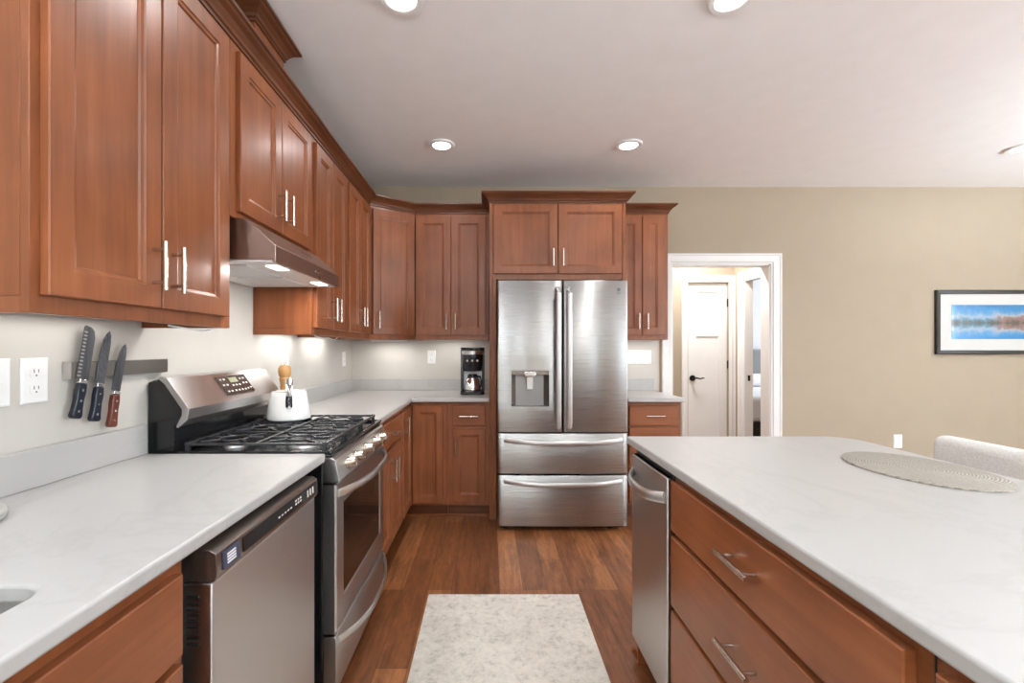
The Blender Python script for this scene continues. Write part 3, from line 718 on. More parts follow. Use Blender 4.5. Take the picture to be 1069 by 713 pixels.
# stainless cover over the slanted face, thick end caps
pf = [(-1.185, 1.166), (-1.165, 1.181), (-1.138, 1.175), (-1.060, 1.067), (-1.067, 1.031), (-1.096, 1.004), (-1.098, 1.009), (-1.074, 1.0345), (-1.0668, 1.066), (-1.141, 1.1695), (-1.165, 1.1755), (-1.183, 1.161)]
m_ = MB(); m_.prism([(x, BG0-.0, z) for x, z in pf], (0, BG1-BG0, 0)); bgc = m_.build('backguard_cover', STEEL, rg)
ec = [(-1.172, 1.178), (-1.137, 1.176), (-1.058, 1.067), (-1.065, 1.028), (-1.098, 1.000), (-1.104, 1.005), (-1.084, 1.045), (-1.084, 1.066), (-1.145, 1.155)]
for y in (BG0-.010, BG1+.0005): MB().prism([(x, y, z) for x, z in ec], (0, .0095, 0)).build('end_cap', STEEL, rg, bevel=.001)
a_, b2_ = Vector((-1.138, 0, 1.175)), Vector((-1.060, 0, 1.067)); sl = (b2_-a_); sn = Vector((-sl.z, 0, sl.x)).normalized()
if sn.x < 0: sn = -sn
def on_slope(m_, y0, y1, t0, t1, d0, d1):
    xf = lambda y, d2, t: a_+sl*t+sn*d2+Vector((0, y, 0))
    return m_.box((y0, d0, t0), (y1, d1, t1), xf)
cp = on_slope(MB(), 1.885, 2.105, .12, .80, .0004, .003).build('display_panel', PANELB, rg)
on_slope(MB(), 1.965, 2.025, .20, .38, .0032, .0038).build('clock_display', LCD, cp)
kk = MB()
for yy, tt in ((1.900,.22),(1.925,.22),(1.900,.42),(1.925,.42),(1.965,.46),(1.990,.46),(2.015,.46),(2.045,.24),(2.070,.24),(2.050,.42),(2.075,.42),(1.905,.66),(1.930,.66),(1.960,.66),(1.985,.66),(2.010,.66),(2.035,.66),(2.060,.64),(2.085,.62)):
    on_slope(kk, yy, yy+.013, tt, tt+.055, .0032, .0036)
kk.build('keys', KEYS, cp)
# burners and grates
gz = .934
bc = [(-.985, RY0+.15), (-.715, RY0+.15), (-.985, RY1-.15), (-.715, RY1-.15), (-.85, (RY0+RY1)/2)]
for i, (x, y) in enumerate(bc):
    r_ = .045 if i in (1, 4) else .036
    bb = MB(); bb.lathe((x, y, .9055), [(0,0),(r_+.012,0),(r_+.010,.006),(r_,.008),(r_,.012),(0,.012)], 28); bo = bb.build('burner', STEEL_P, rg, smooth=True)
    MB().lathe((x, y, .918), [(0,0),(r_-.008,0),(r_-.004,.003),(r_-.006,.007),(0,.008)], 28).build('burner_cap', BLACK_M, bo, smooth=True)
GX0, GX1 = -1.085, -.588
def bar(m_, a, b2, hgt=.009, wd=.006): 
    a, b2 = Vector(a), Vector(b2); d2 = (b2-a).normalized(); s2 = Vector((-d2.y, d2.x, 0))*wd
    pts = [a+s2, b2+s2, b2-s2, a-s2]; m_.prism([(p.x, p.y, gz) for p in pts], (0,0,hgt))
W3 = (RY1-RY0-.03)/3
for g_ in range(3):
    ya = RY0+.015+g_*W3+.002; yb = ya+W3-.004; yc = (ya+yb)/2; gr_ = MB()
    for p, q in (((GX0,ya),(GX1,ya)),((GX0,yb),(GX1,yb)),((GX0,ya),(GX0,yb)),((GX1,ya),(GX1,yb)),(((GX0+GX1)/2,ya),((GX0+GX1)/2,yb))): bar(gr_, (*p,0), (*q,0))
    cs = [((GX0+GX1)/2-.135, yc), ((GX0+GX1)/2+.115, yc)]
    for cx_, cy_ in cs:
        rr = .052
        gr_.tube([(cx_+rr*math.cos(2*PI*k/24), cy_+rr*math.sin(2*PI*k/24), gz+.0045) for k in range(24)], .0045, 8, closed=True)
        for k in range(4):
            a0 = PI/4+PI/2*k; e_ = (cx_+.125*math.cos(a0)*.93, cy_+.125*math.sin(a0)*.93)
            e_ = (min(max(e_[0], GX0), GX1), min(max(e_[1], ya), yb)); bar(gr_, (cx_+rr*math.cos(a0), cy_+rr*math.sin(a0), 0), (*e_, 0), .010, .005)
        for k in (0, 2):
            a0 = PI/2*k; bar(gr_, (cx_+rr*math.cos(a0), cy_+rr*math.sin(a0), 0), (cx_+.11*math.cos(a0), cy_, 0), .010, .005)
    for x in (GX0+.004, GX1-.004):
        for y in (ya+.006, yb-.006): gr_.box((x-.007, y-.007, .9055), (x+.007, y+.007, gz+.012))
    gr_.build('grate', IRON, rg, bevel=.0015)

# ------------------------------------------------------------------ range hood
hy0, hy1 = 1.645, 2.335
hd_ = thing('range_hood', (-1.0, 1.99, 1.585), 'slim stainless under cabinet range hood over the range', 'range hood')
XF = -.765
pts = [(WX, 1.749), (-.900, 1.749), (-.868, 1.744), (XF, 1.650), (XF, 1.590), (XF-.012, 1.590), (XF-.012, 1.600), (WX, 1.600)]
STEEL_H = steel('brushed_steel_hood', (4, 4, 4), (.46,.39,.35), .28, 0, 0)
MB().prism([(x, hy0, z) for x, z in pts], (0, hy1-hy0, 0)).build('canopy', STEEL_H, hd_, bevel=.0015)
MB().box((WX+.01, hy0+.006, 1.592), (XF-.014, hy1-.006, 1.5995)).build('underside_pan', PAN, hd_)
m_ = MB()
for k in range(2):
    ya = hy0+.06+k*.30
    m_.box((-1.10, ya, 1.5875), (-.90, ya+.27, 1.5915))
    for q in range(14): m_.box((-1.10+.014*q+.004, ya+.01, 1.5862), (-1.10+.014*q+.009, ya+.26, 1.5873))
m_.build('filter', PAN, hd_)
for y in (hy0+.13, hy1-.13):
    MB().box((XF-.075, y-.05, 1.5890), (XF-.03, y+.05, 1.5915)).build('hood_lamp', HOODLENS, hd_)
    area_light('hood_lamp_glow', (XF-.052, y, 1.587), .05, .1, 2.4, (1, .98, .95))
MB().box((XF+.0003, 2.02, 1.617), (XF+.0025, 2.10, 1.626)).build('switch', CHROME, hd_, bevel=.0008)
m_ = MB()
for q in range(5): m_.cyl((-.80, 1.90+.045*q, 1.7), (-.80, 1.90+.045*q, 1.7), .001) if False else None
m_.bm.free()

# ------------------------------------------------------------------ fridge
fr = thing('refrigerator', (.51, 3.6, 0), 'stainless French door refrigerator with water dispenser and two freezer drawers', 'refrigerator')
FX0, FX1 = .0565, .964; FRY = 3.19; FBK = 3.262
MB().box((FX0+.012, FBK, .03), (FX1-.012, 3.98, 1.735)).build('cabinet_body', GREY_PL, fr, bevel=.004)
def fy_(x, x0, x1, base=FRY, bulge=.010):
    t = (x-(x0+x1)/2)/((x1-x0)/2); e = 1-abs(t)
    return base + bulge*t*t + (.012*(1-e/.03)**2 if e < .03 else 0)
def front(name, x0, x1, z0, z1, parent, hole=None, bulge=.010):
    m_ = MB(); N = 28
    xs = {x0+(x1-x0)*k/N for k in range(N+1)} | {x0+(x1-x0)*q for q in (.004,.008,.012,.992,.996,.988)}
    if hole: xs = {x for x in xs if not any(abs(x-h) < .004 for h in hole[:2])} | set(hole[:2])
    xs = sorted(xs); zs = sorted({z0, z0+.004, z1-.004, z1} | (set(hole[2:]) if hole else set()))
    g = {}
    def V(i, k):
        if (i, k) not in g:
            e = .003 if zs[k] in (z0, z1) else 0
            g[(i, k)] = m_.bm.verts.new((xs[i], fy_(xs[i], x0, x1, bulge=bulge)+e, zs[k]))
        return g[(i, k)]
    for i in range(len(xs)-1):
        for k in range(len(zs)-1):
            cx_, cz_ = (xs[i]+xs[i+1])/2, (zs[k]+zs[k+1])/2
            if hole and hole[0] < cx_ < hole[1] and hole[2] < cz_ < hole[3]: continue
            m_.bm.faces.new((V(i,k), V(i+1,k), V(i+1,k+1), V(i,k+1)))
    # sides and back
    yb = FBK-.003; nx, nz = len(xs)-1, len(zs)-1
    B = {}
    def W(i, k):
        if (i, k) not in B: B[(i, k)] = m_.bm.verts.new((xs[i], yb, zs[k]))
        return B[(i, k)]
    for i in range(nx):
        m_.bm.faces.new((V(i,0), V(i+1,0), W(i+1,0), W(i,0))); m_.bm.faces.new((V(i,nz), V(i+1,nz), W(i+1,nz), W(i,nz)))
    for k in range(nz):
        m_.bm.faces.new((V(0,k), V(0,k+1), W(0,k+1), W(0,k))); m_.bm.faces.new((V(nx,k), V(nx,k+1), W(nx,k+1), W(nx,k)))
    bk = [W(i,0) for i in range(nx+1)]+[W(nx,k) for k in range(1,nz+1)]+[W(i,nz) for i in range(nx-1,-1,-1)]+[W(0,k) for k in range(nz-1,0,-1)]
    m_.bm.faces.new(bk)
    o = m_.build(name, STEEL_F, parent)
    for p in o.data.polygons: p.use_smooth = True
    o.data.set_sharp_from_angle(angle=math.radians(40))
    return o
XS = .510
HO = (.153, .415, .877, 1.130)
ld = front('left_door', FX0, XS-.003, .700, 1.755, fr, HO)
rd = front('right_door', XS+.003, FX1, .700, 1.755, fr)
d1 = front('upper_freezer_drawer', FX0, FX1, .410, .690, fr, bulge=.012)
d2 = front('lower_freezer_drawer', FX0, FX1, .045, .398, fr, bulge=.012)
# dispenser niche
y0 = FRY+.006; yb = FBK-.006; x0, x1, z0, z1 = HO
nm = MB(); th = .003
RECESS = plain('dispenser_recess_grey', (.30,.29,.285), .35, .6)
nm.box((x0, yb-.002, z0), (x1, yb, z1)); nm.box((x0+th, y0, z1-th), (x1-th, yb-.002, z1)); nm.box((x0+th, y0, z0), (x1-th, yb-.002, z0+th))
nm.build('dispenser_niche', RECESS, ld)
for sg in (1, -1):
    xa = x0 if sg > 0 else x1
    MB().prism([(xa, y0, z0+.0035), (xa+sg*.032, yb-.003, z0+.0035), (xa, yb-.003, z0+.0035)], (0, 0, z1-z0-.038)).build('niche_side', DARK_STEEL, ld)
m_ = MB(); m_.box((x0+.004, y0+.002, z1-.03), (x1-.004, yb-.003, z1-.004)); m_.build('niche_hood', DARK_STEEL, ld)
m_ = MB(); m_.box((.243, y0-.001, 1.085), (.325, y0+.03, 1.122)); m_.build('dispenser_nozzle', CHROME, ld, bevel=.006)
m_ = MB(); m_.prism([(.262, y0+.022, 1.084), (.306, y0+.022, 1.084), (.304, y0+.036, .995), (.264, y0+.036, .995)], (0, .006, 0)); m_.build('dispenser_paddle', PAN, ld, bevel=.002)
# control surface above the niche
def cpanel(m_, x0, x1, z0, z1, d, t):
    N = 8; xs = [x0+(x1-x0)*k/N for k in range(N+1)]
    R = [[(x, fy_(x, FX0, XS-.003)-d, z0), (x, fy_(x, FX0, XS-.003)-d, z1), (x, fy_(x, FX0, XS-.003)+t, z1), (x, fy_(x, FX0, XS-.003)+t, z0)] for x in xs]
    return m_.rings(R)
cpanel(MB(), .148, .420, 1.134, 1.236, .003, .001).build('dispenser_control_panel', steel('brushed_steel_dark', (2,2,700), (.42,.41,.40), .3), ld)
m_ = MB()
for k in range(5): m_.cyl((.20+.04*k, FRY-.0045+.0035, 1.175), (.20+.04*k, FRY-.0012, 1.175), .006)
m_.build('dispenser_buttons', KEYS, ld)
# vertical door handles
for x, par in ((.4745, ld), (.5495, rd)):
    m_ = MB(); m_.tube([(x, FRY+.004, 1.700), (x, FRY-.030, 1.690), (x, FRY-.044, 1.660), (x, FRY-.048, 1.2), (x, FRY-.044, .770), (x, FRY-.030, .738), (x, FRY+.004, .728)], .012, 14, flat=(.018, .010))
    m_.build('door_handle', STEEL, par, smooth=True)
for z, par in ((.648, d1), (.362, d2)):
    m_ = MB(); P = []; n = 20
    xa, xb = FX0+.045, FX1-.045
    for k in range(n+1):
        t = k/n*2-1; P.append((xa+(xb-xa)*k/n, FRY+.006-.062*(1-abs(t)**3), z-.014*(1-t*t)))
    m_.tube(P, .01, 12, flat=(.010, .017)); m_.build('drawer_handle', STEEL, par, smooth=True)
# round emblem with the two letters
m_ = MB(); ex, ez = .897, 1.69; ey = fy_(ex, XS+.003, FX1)
m_.cyl((ex, ey+.002, ez), (ex, ey-.0015, ez), .012, 24); m_.build('emblem', GREY_PL, rd)
tx = bpy.data.curves.new('logo_text', 'FONT'); tx.body = 'LG'; tx.size = .021; tx.extrude = .0004; tx.align_x = 'CENTER'
to = bpy.data.objects.new('logo_lettering', tx); COL.objects.link(to)
dg = bpy.context.evaluated_depsgraph_get(); me = bpy.data.meshes.new_from_object(to.evaluated_get(dg)); COL.objects.unlink(to); bpy.data.objects.remove(to)
me.materials.clear(); me.materials.append(GREY_PL)
lo = bpy.data.objects.new('logo_lettering', me); COL.objects.link(lo); lo.parent = rd; lo.rotation_euler = (PI/2, 0, 0); lo.location = Vector((ex, ey-.0018, ez-.032))-parent_world(rd)
m_ = MB()
for x in (FX0+.06, FX1-.10): m_.cyl((x, 3.30, 0), (x, 3.30, .0295), .022)
for x in (FX0+.06, FX1-.10): m_.cyl((x, 3.90, 0), (x, 3.90, .0295), .022)
m_.build('feet', BLACK_M, fr); MB().box((FX0+.02, FBK-.02, .022), (FX1-.02, FBK-.001, .044)).build('base_grille', BLACK_M, fr)
m_ = MB().box((FX0+.02, 3.30, 1.7355), (FX1-.02, 3.40, 1.752)); m_.build('hinge_cover', GREY_PL, fr)

# ------------------------------------------------------------------ island
IX, IE, IF_ = .60, .572, 1.885
isl = thing('kitchen_island', (.9, .6, 0), 'brown wood island with wide drawers under the white top', 'kitchen island')
IB1 = 1.18
MB().box((IX+.001, -.75, .105), (IB1, 1.488, BT)).build('body', WOOD_H, isl, bevel=.001)
MB().box((IX+.33, 1.4885, .105), (IB1, 1.8600, BT)).build('end_body', WOOD_V, isl)
MB().box((IX, 1.862, .0), (IB1+.01, 1.884, BT)).build('end_panel', WOOD_V, isl) if False else None
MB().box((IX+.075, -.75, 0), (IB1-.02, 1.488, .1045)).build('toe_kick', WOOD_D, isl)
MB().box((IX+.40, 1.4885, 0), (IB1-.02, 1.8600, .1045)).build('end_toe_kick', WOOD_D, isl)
FI = Face((IX, 0, 0), (0,-1,0), (-1,0,0))     # s = -Y
for z0, z1 in ((.700, .857), (.460, .682), (.125, .443)):
    d_ = shaker(FI, -1.472, -.645, z0, z1, isl, 'drawer', WOOD_H, slab=True)
    zc = .788 if z0 == .7 else z0+.5*(z1-z0)+.002
    handle(FI, -1.118, zc, -.978, zc, d_)
MB().box((IX-.0008, .617, .106), (IX+.0005, .619, BT-.001)).build('seam', BLACK_M, isl)
for a, b2, hs in ((-.60, -.23, -.265), (-.22, .16, -.185)):
    d_ = shaker(FI, a, b2, .125, .857, isl); handle(FI, hs, .68, hs, .81, d_)
isl_top = slab(rrect(IE, 1.49, -.95, 1.925, .11, 10, (0,0,1,0)), None, CB, CT, 'island_countertop')
tag(isl_top, 'large white quartz island countertop with faint veins and a rounded far corner', 'countertop')
# compact appliance at the island's far end
ic = thing('trash_compactor', (.75, 1.67, 0), 'narrow stainless undercounter appliance at the far end of the island', 'appliance')
MB().box((IX+.0, 1.493, .105), (IX+.325, 1.858, .868)).build('body', BLACK_M, ic)
MB().box((IX+.05, 1.493, 0), (IX+.325, 1.858, .1045)).build('kick_plate', BLACK, ic)
icd = MB().box((IX-.024, 1.492, .125), (IX-.0005, 1.860, .858)).build('door_panel', STEEL, ic, bevel=.004)
m_ = MB(); P = []; n = 14
for k in range(n+1):
    t = k/n*2-1; P.append((IX-.024-.042*(1-abs(t)**3), 1.512+(1.840-1.512)*k/n, .790-.016*(1-t*t)))
m_.tube(P, .01, 12, flat=(.008, .019)); m_.build('handle', STEEL, icd, smooth=True)
tag(MB().box((IX+.002, 1.861, 0), (IB1, 1.884, BT-.001)).build('end_panel', WOOD_V, bevel=.001), 'brown wood end panel closing the far end of the island', 'panel')
tag(MB().cyl((IX+.008, 1.872+.0125, .012), (IX-.012, 1.872+.0125, .05), .010).build('door_stop', WOOD_V), 'small brown peg at the foot of the island end', 'peg')
# placemat
m_ = MB(); m_.lathe((0,0,0), [(0,0),(1,0),(1,.004),(.985,.006),(0,.006)], 72, xf=lambda x, y, z: (1.2947+x*.16, 1.387+y*.2235, CT+.0006+z*1.0))
tag(m_.build('placemat', WOVEN, smooth=True), 'oval woven taupe placemat on the island top', 'placemat')

# ------------------------------------------------------------------ counter stool beyond the island
sx0 = 1.56
cs_ = thing('counter_stool', (1.62, 1.47, 0), 'cream upholstered counter stool pulled up to the island', 'stool')
# curved back seen from inside: rounded slab
def cushion(m_, a, b2, r=.03):
    return m_.box(a, b2)
m_ = MB(); m_.box((1.715, 1.17, .70), (1.795, 1.795, .947)); m_.build('backrest', FABRIC, cs_, bevel=.034, seg=5)
m_ = MB(); m_.box((1.36, 1.20, .58), (1.75, 1.745, .68)); m_.build('seat', FABRIC, cs_, bevel=.03, seg=5)
for x, y, dx, dy in ((1.39, 1.24, -.02, -.02), (1.39, 1.705, -.02, .02), (1.73, 1.24, .03, -.02), (1.73, 1.705, .03, .02)):
    m_ = MB(); m_.tube([(x, y, .585), (x+dx, y+dy, 0)], [.02, .013], 12); m_.build('leg', WOOD_D, cs_, smooth=True)
m_ = MB()
for z, pts_ in ((.22, [(1.375, 1.225), (1.375, 1.72), (1.75, 1.72), (1.75, 1.225)]),):
    for i in range(4): m_.cyl((*pts_[i], z), (*pts_[(i+1) % 4], z), .009, 10)
m_.build('footrest', WOOD_D, cs_, smooth=True)
m_ = MB().box((1.70, 1.22, .60), (1.76, 1.725, .74)); m_.build('back_support', FABRIC, cs_, bevel=.02)

# ------------------------------------------------------------------ rug
tag(MB().box((-.315, -.15, .0005), (.462, 2.38, .010)).build('rug', RUG, bevel=.003), 'cream and grey distressed runner rug on the wood floor', 'rug')

# ------------------------------------------------------------------ things on the left wall
ks = thing('magnetic_knife_strip', (WX, 1.5, 1.19), 'stainless magnetic knife strip on the wall left of the range', 'knife rack')
MB().box((WX, 1.308, 1.194), (WX+.022, 1.703, 1.242)).build('bar', KNIFE_BAR, ks, bevel=.001)
MB().box((WX+.0005, 1.3055, 1.193), (WX+.024, 1.3075, 1.243)).build('end_plate', STEEL_P, ks)
def knife(label, tip, heel, butt, bw, bm_, hm, kind, bolster=.012, hw=.013):
    """tip, heel, butt: (Y, Z) points on the wall; blade width bw"""
    k = thing('kitchen_knife', (WX+.026, heel[0], heel[1]), label, 'knife', 'knives on the magnetic strip')
    x0 = WX+.0228
    tipv, hv, bv = Vector((tip[0], tip[1])), Vector((heel[0], heel[1])), Vector((butt[0], butt[1]))
    ax = (tipv-hv).normalized(); L_ = (tipv-hv).length; sd = Vector((ax.y, -ax.x))   # to the right of the axis
    if kind == 'santoku': out = [(0,-.5),(.97,-.5),(1.0,-.40),(.985,.05),(.93,.33),(.80,.47),(0,.5)]
    else: out = [(0,-.5),(.55,-.5),(.80,-.38),(.93,-.15),(1.0,.10),(.93,.30),(.75,.43),(0,.5)]
    P = [hv+ax*(L_*a)+sd*(bw*b2) for a, b2 in out]
    bl = MB().prism([(x0, p.x, p.y) for p in P], (.0022, 0, 0)).build('blade', bm_, k)
    if kind == 'santoku':
        g = MB()
        for q in range(13):
            c_ = hv+ax*(L_*(.06+.068*q))-sd*(bw*.33)
            g.prism([(x0+.0023, *(c_+ax*(.0028*math.sin(2*PI*j_/10))+sd*(.0065*math.cos(2*PI*j_/10)))) for j_ in range(10)], (.0004, 0, 0))
        g.build('scallops', STEEL_P, bl)
    bo = hv-ax*bolster; w0 = hw
    pts = [hv+sd*bw*.42, hv-sd*bw*.30, bo-sd*w0, bo+sd*w0]
    MB().prism([(x0-.004, p.x, p.y) for p in pts], (.012, 0, 0)).build('bolster', CHROME, k, bevel=.002)
    ax2 = (bo-bv).normalized(); s2 = Vector((ax2.y, -ax2.x)); HL = (bo-bv).length
    prof_ = [(0, .95), (.25, 1.12), (.5, .95), (.75, 1.1), (.93, 1.3), (1, .9)]
    left = [bo-ax2*(HL*t)-s2*(w0*wd_) for t, wd_ in prof_]; right = [bo-ax2*(HL*t)+s2*(w0*wd_) for t, wd_ in prof_]
    hnd = MB().prism([(x0-.006, p.x, p.y) for p in left+right[::-1]], (.016, 0, 0)).build('handle', hm, k, bevel=.003)
    rv = MB()
    for t in (.2, .5, .8):
        p = bo-ax2*(HL*t); rv.cyl((x0+.009, p.x, p.y), (x0+.0106, p.x, p.y), .0035, 14)
    rv.build('rivets', CHROME, hnd)
def yz(px, py, X=WX+.025):
    Y = 480*X/(px-511); return (Y, H-(py-364)*Y/480)
knife('knife with scalloped edge and navy riveted handle, leftmost on the strip', yz(95.5, 341), yz(86, 396), yz(78, 437), .042, BLADE_A, BLUE_H, 'santoku')
knife('patterned blade knife with black riveted handle, middle on the strip', yz(114, 345.5), yz(104, 400), yz(98, 440), .036, BLADE_B, BLUE_H, 'chef')
knife('knife with reddish wood handle, rightmost on the strip and nearest the range', yz(130.5, 359), yz(121, 408), yz(116, 446), .034, BLADE_A, RED_H, 'chef')
def outlet(name, o3, u3, n3, label, kind='outlet', wd=.074, gangs=1):
    F = Face(o3, u3, n3); r_ = thing(name, o3, label, 'outlet' if kind == 'outlet' else 'switch')
    m_ = MB(); w2 = wd/2; h2 = .06
    R = [[F(-w2+i, d2, -h2+i), F(w2-i, d2, -h2+i), F(w2-i, d2, h2-i), F(-w2+i, d2, h2-i)] for i, d2 in ((0,.0005),(0,.003),(.004,.006))]
    m_.rings(R); pl = m_.build('cover_plate', WHITE_PL, r_)
    if kind == 'outlet':
        for z in (.022, -.022):
            s_ = MB(); N = 20; s_.rings([[F(.017*math.cos(2*PI*k/N), d2, z+min(max(.020*math.sin(2*PI*k/N), -.0145), .0145)) for k in range(N)] for d2 in (.0061, .0078)]); so = s_.build('socket', WHITE_PL, r_)
            q = MB()
            for a in (-.006, .006): q.box((a-.001, .0079, z-.001), (a+.001, .0084, z+.008), lambda x, y, zz: F(x, y, zz))
            q.box((-.002, .0079, z-.010), (.002, .0084, z-.006), lambda x, y, zz: F(x, y, zz)); q.build('slots', SLOTS, so)
    else:
        for g_ in range(gangs):
            a = (g_-(gangs-1)/2)*.046
            q = MB(); q.box((a-.005, .0061, -.011), (a+.005, .0075, .011), lambda x, y, zz: F(x, y, zz))
            q.prism([F(a-.0035, .0075, -.004), F(a+.0035, .0075, -.004), F(a+.0035, .0075, .005), F(a-.0035, .0075, .005)], F.n*.009+Vector((0,0,.004))); q.build('toggle', WHITE_PL, r_, bevel=.0006)
    return r_
WL = ROOM_X0
outlet('wall_outlet', (WL, 1.225, 1.195), (0,1,0), (1,0,0), 'white double outlet on the left wall, left of the knives')
outlet('light_switch', (WL, 1.105, 1.195), (0,1,0), (1,0,0), 'white wall switch plate cut by the left edge, beside the outlet', 'switch', .115, 2)
outlet('wall_outlet', (WL, 2.735, 1.215), (0,1,0), (1,0,0), 'white outlet on the left wall behind the pepper mill')
outlet('wall_outlet', (WL, 3.83, 1.195), (0,1,0), (1,0,0), 'white outlet on the left wall close to the room corner')
outlet('wall_outlet', ((450.5-511)/117.9, ROOM_Y1-.0018, 1.205), (1,0,0), (0,-1,0), 'white outlet on the back wall left of the coffee maker')
outlet('light_switch', (1.325, ROOM_Y1-.0018, 1.205), (1,0,0), (0,-1,0), 'white four gang switch plate right of the fridge', 'switch', .21, 4)
outlet('wall_outlet', ((937-511)/117.9, ROOM_Y1, .46), (1,0,0), (0,-1,0), 'low white outlet on the beige wall beyond the island')
# under cabinet lamps; the angled corner bar is added to brighten the back counter
uc = None
for i, (x, y, lb) in enumerate([(-1.14, 1.26, 'near'), (-1.13, 2.63, 'past'), (-1.13, 3.18, 'corner'), (-.31, 3.90, 'coffee'), (1.24, 3.90, 'right'), (-.85, 3.90, 'angled')]):
    lab = {'near': 'slim lamp bar under the nearest wall cabinet', 'past': 'slim lamp bar under the wall cabinet past the hood', 'corner': 'slim lamp bar under the wall cabinet by the corner', 'coffee': 'slim lamp bar above the coffee maker', 'right': 'slim lamp bar under the narrow wall cabinet', 'angled': 'slim lamp bar under the angled corner wall cabinet'}[lb]
    rot = x < -1
    a, b2 = (.02, .19) if rot else (.15, .02)
    o = MB().box((x-a, y-b2, UB+(.017 if i != 5 else -.0125)), (x+a, y+b2, UB+(.0290 if i != 5 else -.0005))).build('under_cabinet_light', WHITE_PL, bevel=.002); tag(o, lab, 'lamp', 'under cabinet lamp bars')
    area_light('under_cabinet_glow', (x, y, (UB+.0155 if i != 5 else UB-.0145)), a*2, b2*2, .4 if i == 0 else (.9 if i in (3, 4) else 1.2), (1, .98, .94))
# loose cords hanging under the wall cabinets
def cord(pts_, label):
    tag(MB().tube(pts_, .0028, 8).build('lamp_cord', WHITE_PL, smooth=True), label, 'cord')
cord([(-.95, 1.36, UB-.003), (-.948, 1.42, UB-.008), (-.945, 1.50, UB-.014), (-.955, 1.56, UB-.010), (-.965, 1.60, UB-.003)], 'thin white cord sagging under the nearest wall cabinet')
cord([(-.95, 2.50, UB-.003), (-.94, 2.62, UB-.016), (-.945, 2.70, UB-.010), (-.95, 2.82, UB-.018), (-.96, 2.90, UB-.003)], 'thin white cord sagging under the cabinet past the hood')

# ------------------------------------------------------------------ kettle, mill, coffee maker
kx, ky = -.955, 2.19; kzb = gz+.0112
kt = thing('stovetop_kettle', (kx, ky, kzb), 'white tapered kettle with chrome handle on the rear burner', 'kettle')
MB().lathe((kx, ky, kzb), [(0,0),(.088,0),(.097,.006),(.099,.018),(.092,.06),(.082,.11),(.078,.128),(.074,.133),(0,.134)], 44).build('body', CERAMIC, kt, smooth=True)
MB().lathe((kx, ky, kzb), [(0,.1345),(.055,.1345),(.055,.138),(0,.142)], 36).build('lid', CERAMIC, kt, smooth=True)
dv = Vector((.93, -2.19+0, 0)).normalized(); dv = Vector((.40, -.917, 0)).normalized()    # handle points towards the room
c0 = Vector((kx, ky, kzb))
m_ = MB(); m_.tube([c0+dv*.045+Vector((0,0,.142)), c0+dv*.060+Vector((0,0,.175)), c0+dv*.085+Vector((0,0,.190)), c0+dv*.106+Vector((0,0,.170)), c0+dv*.112+Vector((0,0,.12)), c0+dv*.104+Vector((0,0,.075)), c0+dv*.090+Vector((0,0,.065))], .010, 14, flat=(.016, .009))
m_.build('handle', CHROME, kt, smooth=True)
m_ = MB(); m_.tube([c0-dv*.080+Vector((0,0,.07)), c0-dv*.11+Vector((0,0,.11)), c0-dv*.135+Vector((0,0,.135))], [.018,.012,.009], 14); m_.build('spout', CERAMIC, kt, smooth=True)
m_ = MB(); m_.cyl(c0+Vector((0,0,.1415)), c0+Vector((0,0,.152)), .006); m_.cyl(c0+Vector((0,0,.152)), c0+Vector((0,0,.166)), .012); m_.build('lid_knob', CHROME, kt, smooth=True)
mx_, my_ = -1.10, 2.47
pm = thing('pepper_mill', (mx_, my_, CT), 'tall light oak pepper mill behind the white kettle', 'pepper mill')
MB().lathe((mx_, my_, CT+.0005), [(0,0),(.034,0),(.035,.01),(.031,.03),(.029,.06),(.026,.10),(.023,.14),(.022,.17),(.026,.19),(.029,.205),(.025,.212),(0,.213)], 32).build('body', MILLW, pm, smooth=True)
MB().lathe((mx_, my_, CT+.0005), [(0,.2135),(.026,.2135),(.031,.225),(.033,.245),(.032,.262),(.024,.275),(0,.279)], 32).build('head', MILLW, pm, smooth=True)
MB().lathe((mx_, my_, CT+.0005), [(0,.2795),(.005,.2795),(.008,.287),(.005,.294),(0,.296)], 20).build('finial', CHROME, pm, smooth=True)
# coffee maker (front faces -Y)
cx0, cx1 = -.232, -.040; cyf, cyb = 3.62, 3.84; cm = thing('coffee_maker', (-.136, 3.73, CT), 'black drip coffee maker with steel carafe beside the fridge panel', 'coffee maker')
cxm = (cx0+cx1)/2; z = CT+.001
MB().prism([(x, y, z) for x, y in rrect(cx0, cx1, cyf, cyb, .035)], (0,0,.028)).build('base', COFFEE, cm, bevel=.004)
MB().lathe((cxm, 3.70, z+.0285), [(0,0),(.062,0),(.062,.004),(0,.005)], 32).build('warming_plate', DARK_STEEL, cm, smooth=True)
m_ = MB(); m_.box((cx0, 3.765, z+.0285), (cx1, cyb, z+.36)); m_.box((cx0, 3.70, z+.0285), (cx0+.022, 3.7645, z+.36)); m_.box((cx1-.022, 3.70, z+.0285), (cx1, 3.7645, z+.36)); m_.build('water_tank_body', SMOKE, cm, bevel=.006)
MB().box((cx0+.023, 3.7615, z+.034), (cx1-.023, 3.7645, z+.180)).build('back_plate', PAN, cm)
MB().lathe((cxm, 3.715, z), [(0,.185),(.055,.185),(.072,.20),(.082,.24),(.086,.30),(.086,.318),(0,.318)], 40, xf=lambda x, y, zz: (x, min(y, 3.764), zz)).build('brew_basket', COFFEE, cm, smooth=True)
MB().lathe((cxm, 3.715, z), [(0,.3185),(.088,.3185),(.088,.347),(0,.347)], 40, xf=lambda x, y, zz: (x, min(y, 3.764), zz)).build('chrome_band', STEEL, cm, smooth=True)
MB().prism([(x, y, z+.3605) for x, y in rrect(cx0-.001, cx1+.001, cyf+.01, cyb, .045)], (0,0,.014)).build('lid', COFFEE, cm, bevel=.004)
m_ = MB()
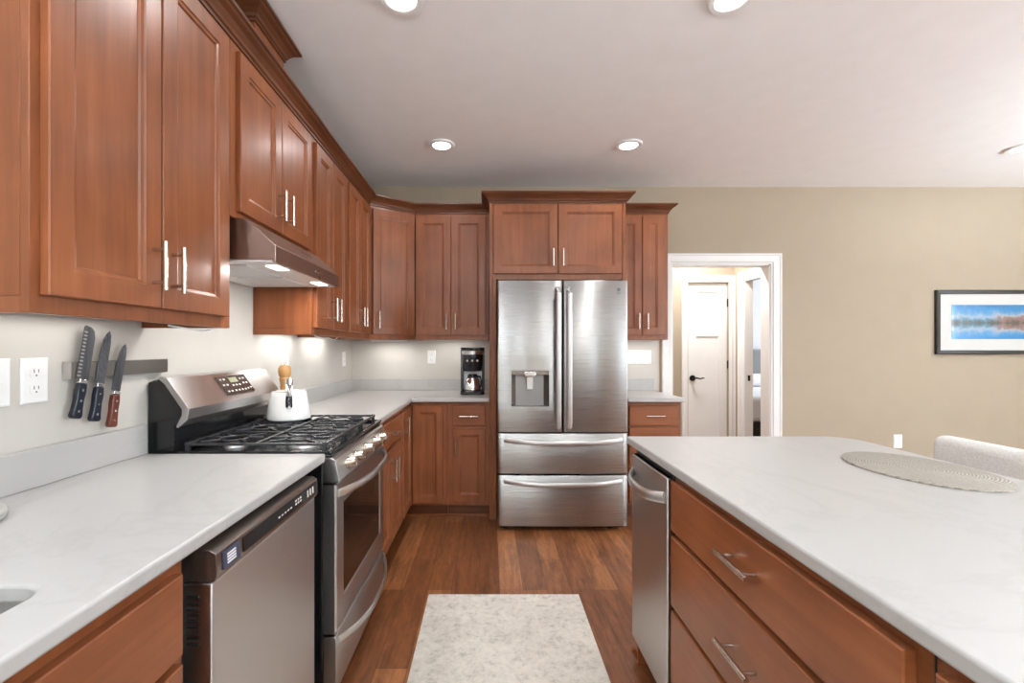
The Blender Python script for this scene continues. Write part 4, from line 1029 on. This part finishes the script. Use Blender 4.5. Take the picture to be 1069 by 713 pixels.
for k in range(3): m_.cyl((cxm-.04+.04*k, 3.6318, z+.27), (cxm-.04+.04*k, 3.6295, z+.27), .008, 14)
m_.build('control_buttons', KEYS, cm)
cf = MB().lathe((cxm, 3.70, z+.0335), [(0,0),(.060,0),(.065,.006),(.063,.03),(.054,.075),(.043,.098),(0,.098)], 36).build('carafe', CHROME, cm, smooth=True)
MB().lathe((cxm, 3.70, z+.0335), [(0,.0985),(.043,.0985),(.040,.118),(.032,.128),(0,.128)], 32).build('carafe_lid', COFFEE, cf, smooth=True)
m_ = MB(); m_.tube([(cxm+.03, 3.675, z+.145), (cxm+.062, 3.65, z+.142), (cxm+.072, 3.642, z+.11), (cxm+.066, 3.648, z+.065), (cxm+.05, 3.665, z+.055)], .008, 12); m_.build('carafe_handle', COFFEE, cf, smooth=True)

# ------------------------------------------------------------------ picture
px0, px1, pz0, pz1 = 3.937, 5.05, 1.232, 1.797
pf_ = thing('framed_picture', ((px0+px1)/2, ROOM_Y1-.01, pz0), 'black framed panoramic lake and mountain picture with white mount on the beige wall', 'picture')
yb = ROOM_Y1-.001; fr_ = MB(); R = []
for px, pz, ux, uz in ((px0,pz0,1,1),(px1,pz0,-1,1),(px1,pz1,-1,-1),(px0,pz1,1,-1)):
    R.append([(px+ux*a, yb-d2, pz+uz*a) for a, d2 in ((0,0),(0,.026),(.008,.030),(.028,.028),(.034,.020),(.034,0))])
fr_.rings(R, closed=True); fr_.build('frame', FRAME, pf_)
MB().box((px0+.0335, yb-.012, pz0+.0335), (px1-.0335, yb-.004, pz1-.0335)).build('mount', MATB, pf_)
MB().box((px0+.138, yb-.0135, pz0+.133), (px1-.138, yb-.0121, pz1-.130)).build('print', PRINT, pf_)

# ------------------------------------------------------------------ bedroom glimpse
bd = thing('bed', (4.1, 6.9, 0), 'white made bed with grey headboard seen through the open bedroom doorway', 'bed')
MB().box((3.15, 5.95, .10), (4.85, 7.86, .33)).build('bed_frame', BLACK_M, bd, bevel=.01)
m_ = MB().box((3.10, 5.90, .335), (4.90, 7.86, .66)); m_.build('comforter', BED_W, bd, bevel=.06, seg=4)
MB().box((3.10, 7.87, 0.0), (4.90, 7.97, 1.27)).build('headboard', BED_G, bd, bevel=.03, seg=3)
for x in (3.2, 4.05): MB().box((x, 7.45, .665), (x+.75, 7.84, .86)).build('pillow', BED_W, bd, bevel=.08, seg=4)
m_ = MB()
for x in (3.2, 4.8):
    for y in (6.0, 7.8): m_.box((x-.03, y-.03, 0), (x+.03, y+.03, .0995))
m_.build('feet', BLACK_M, bd)
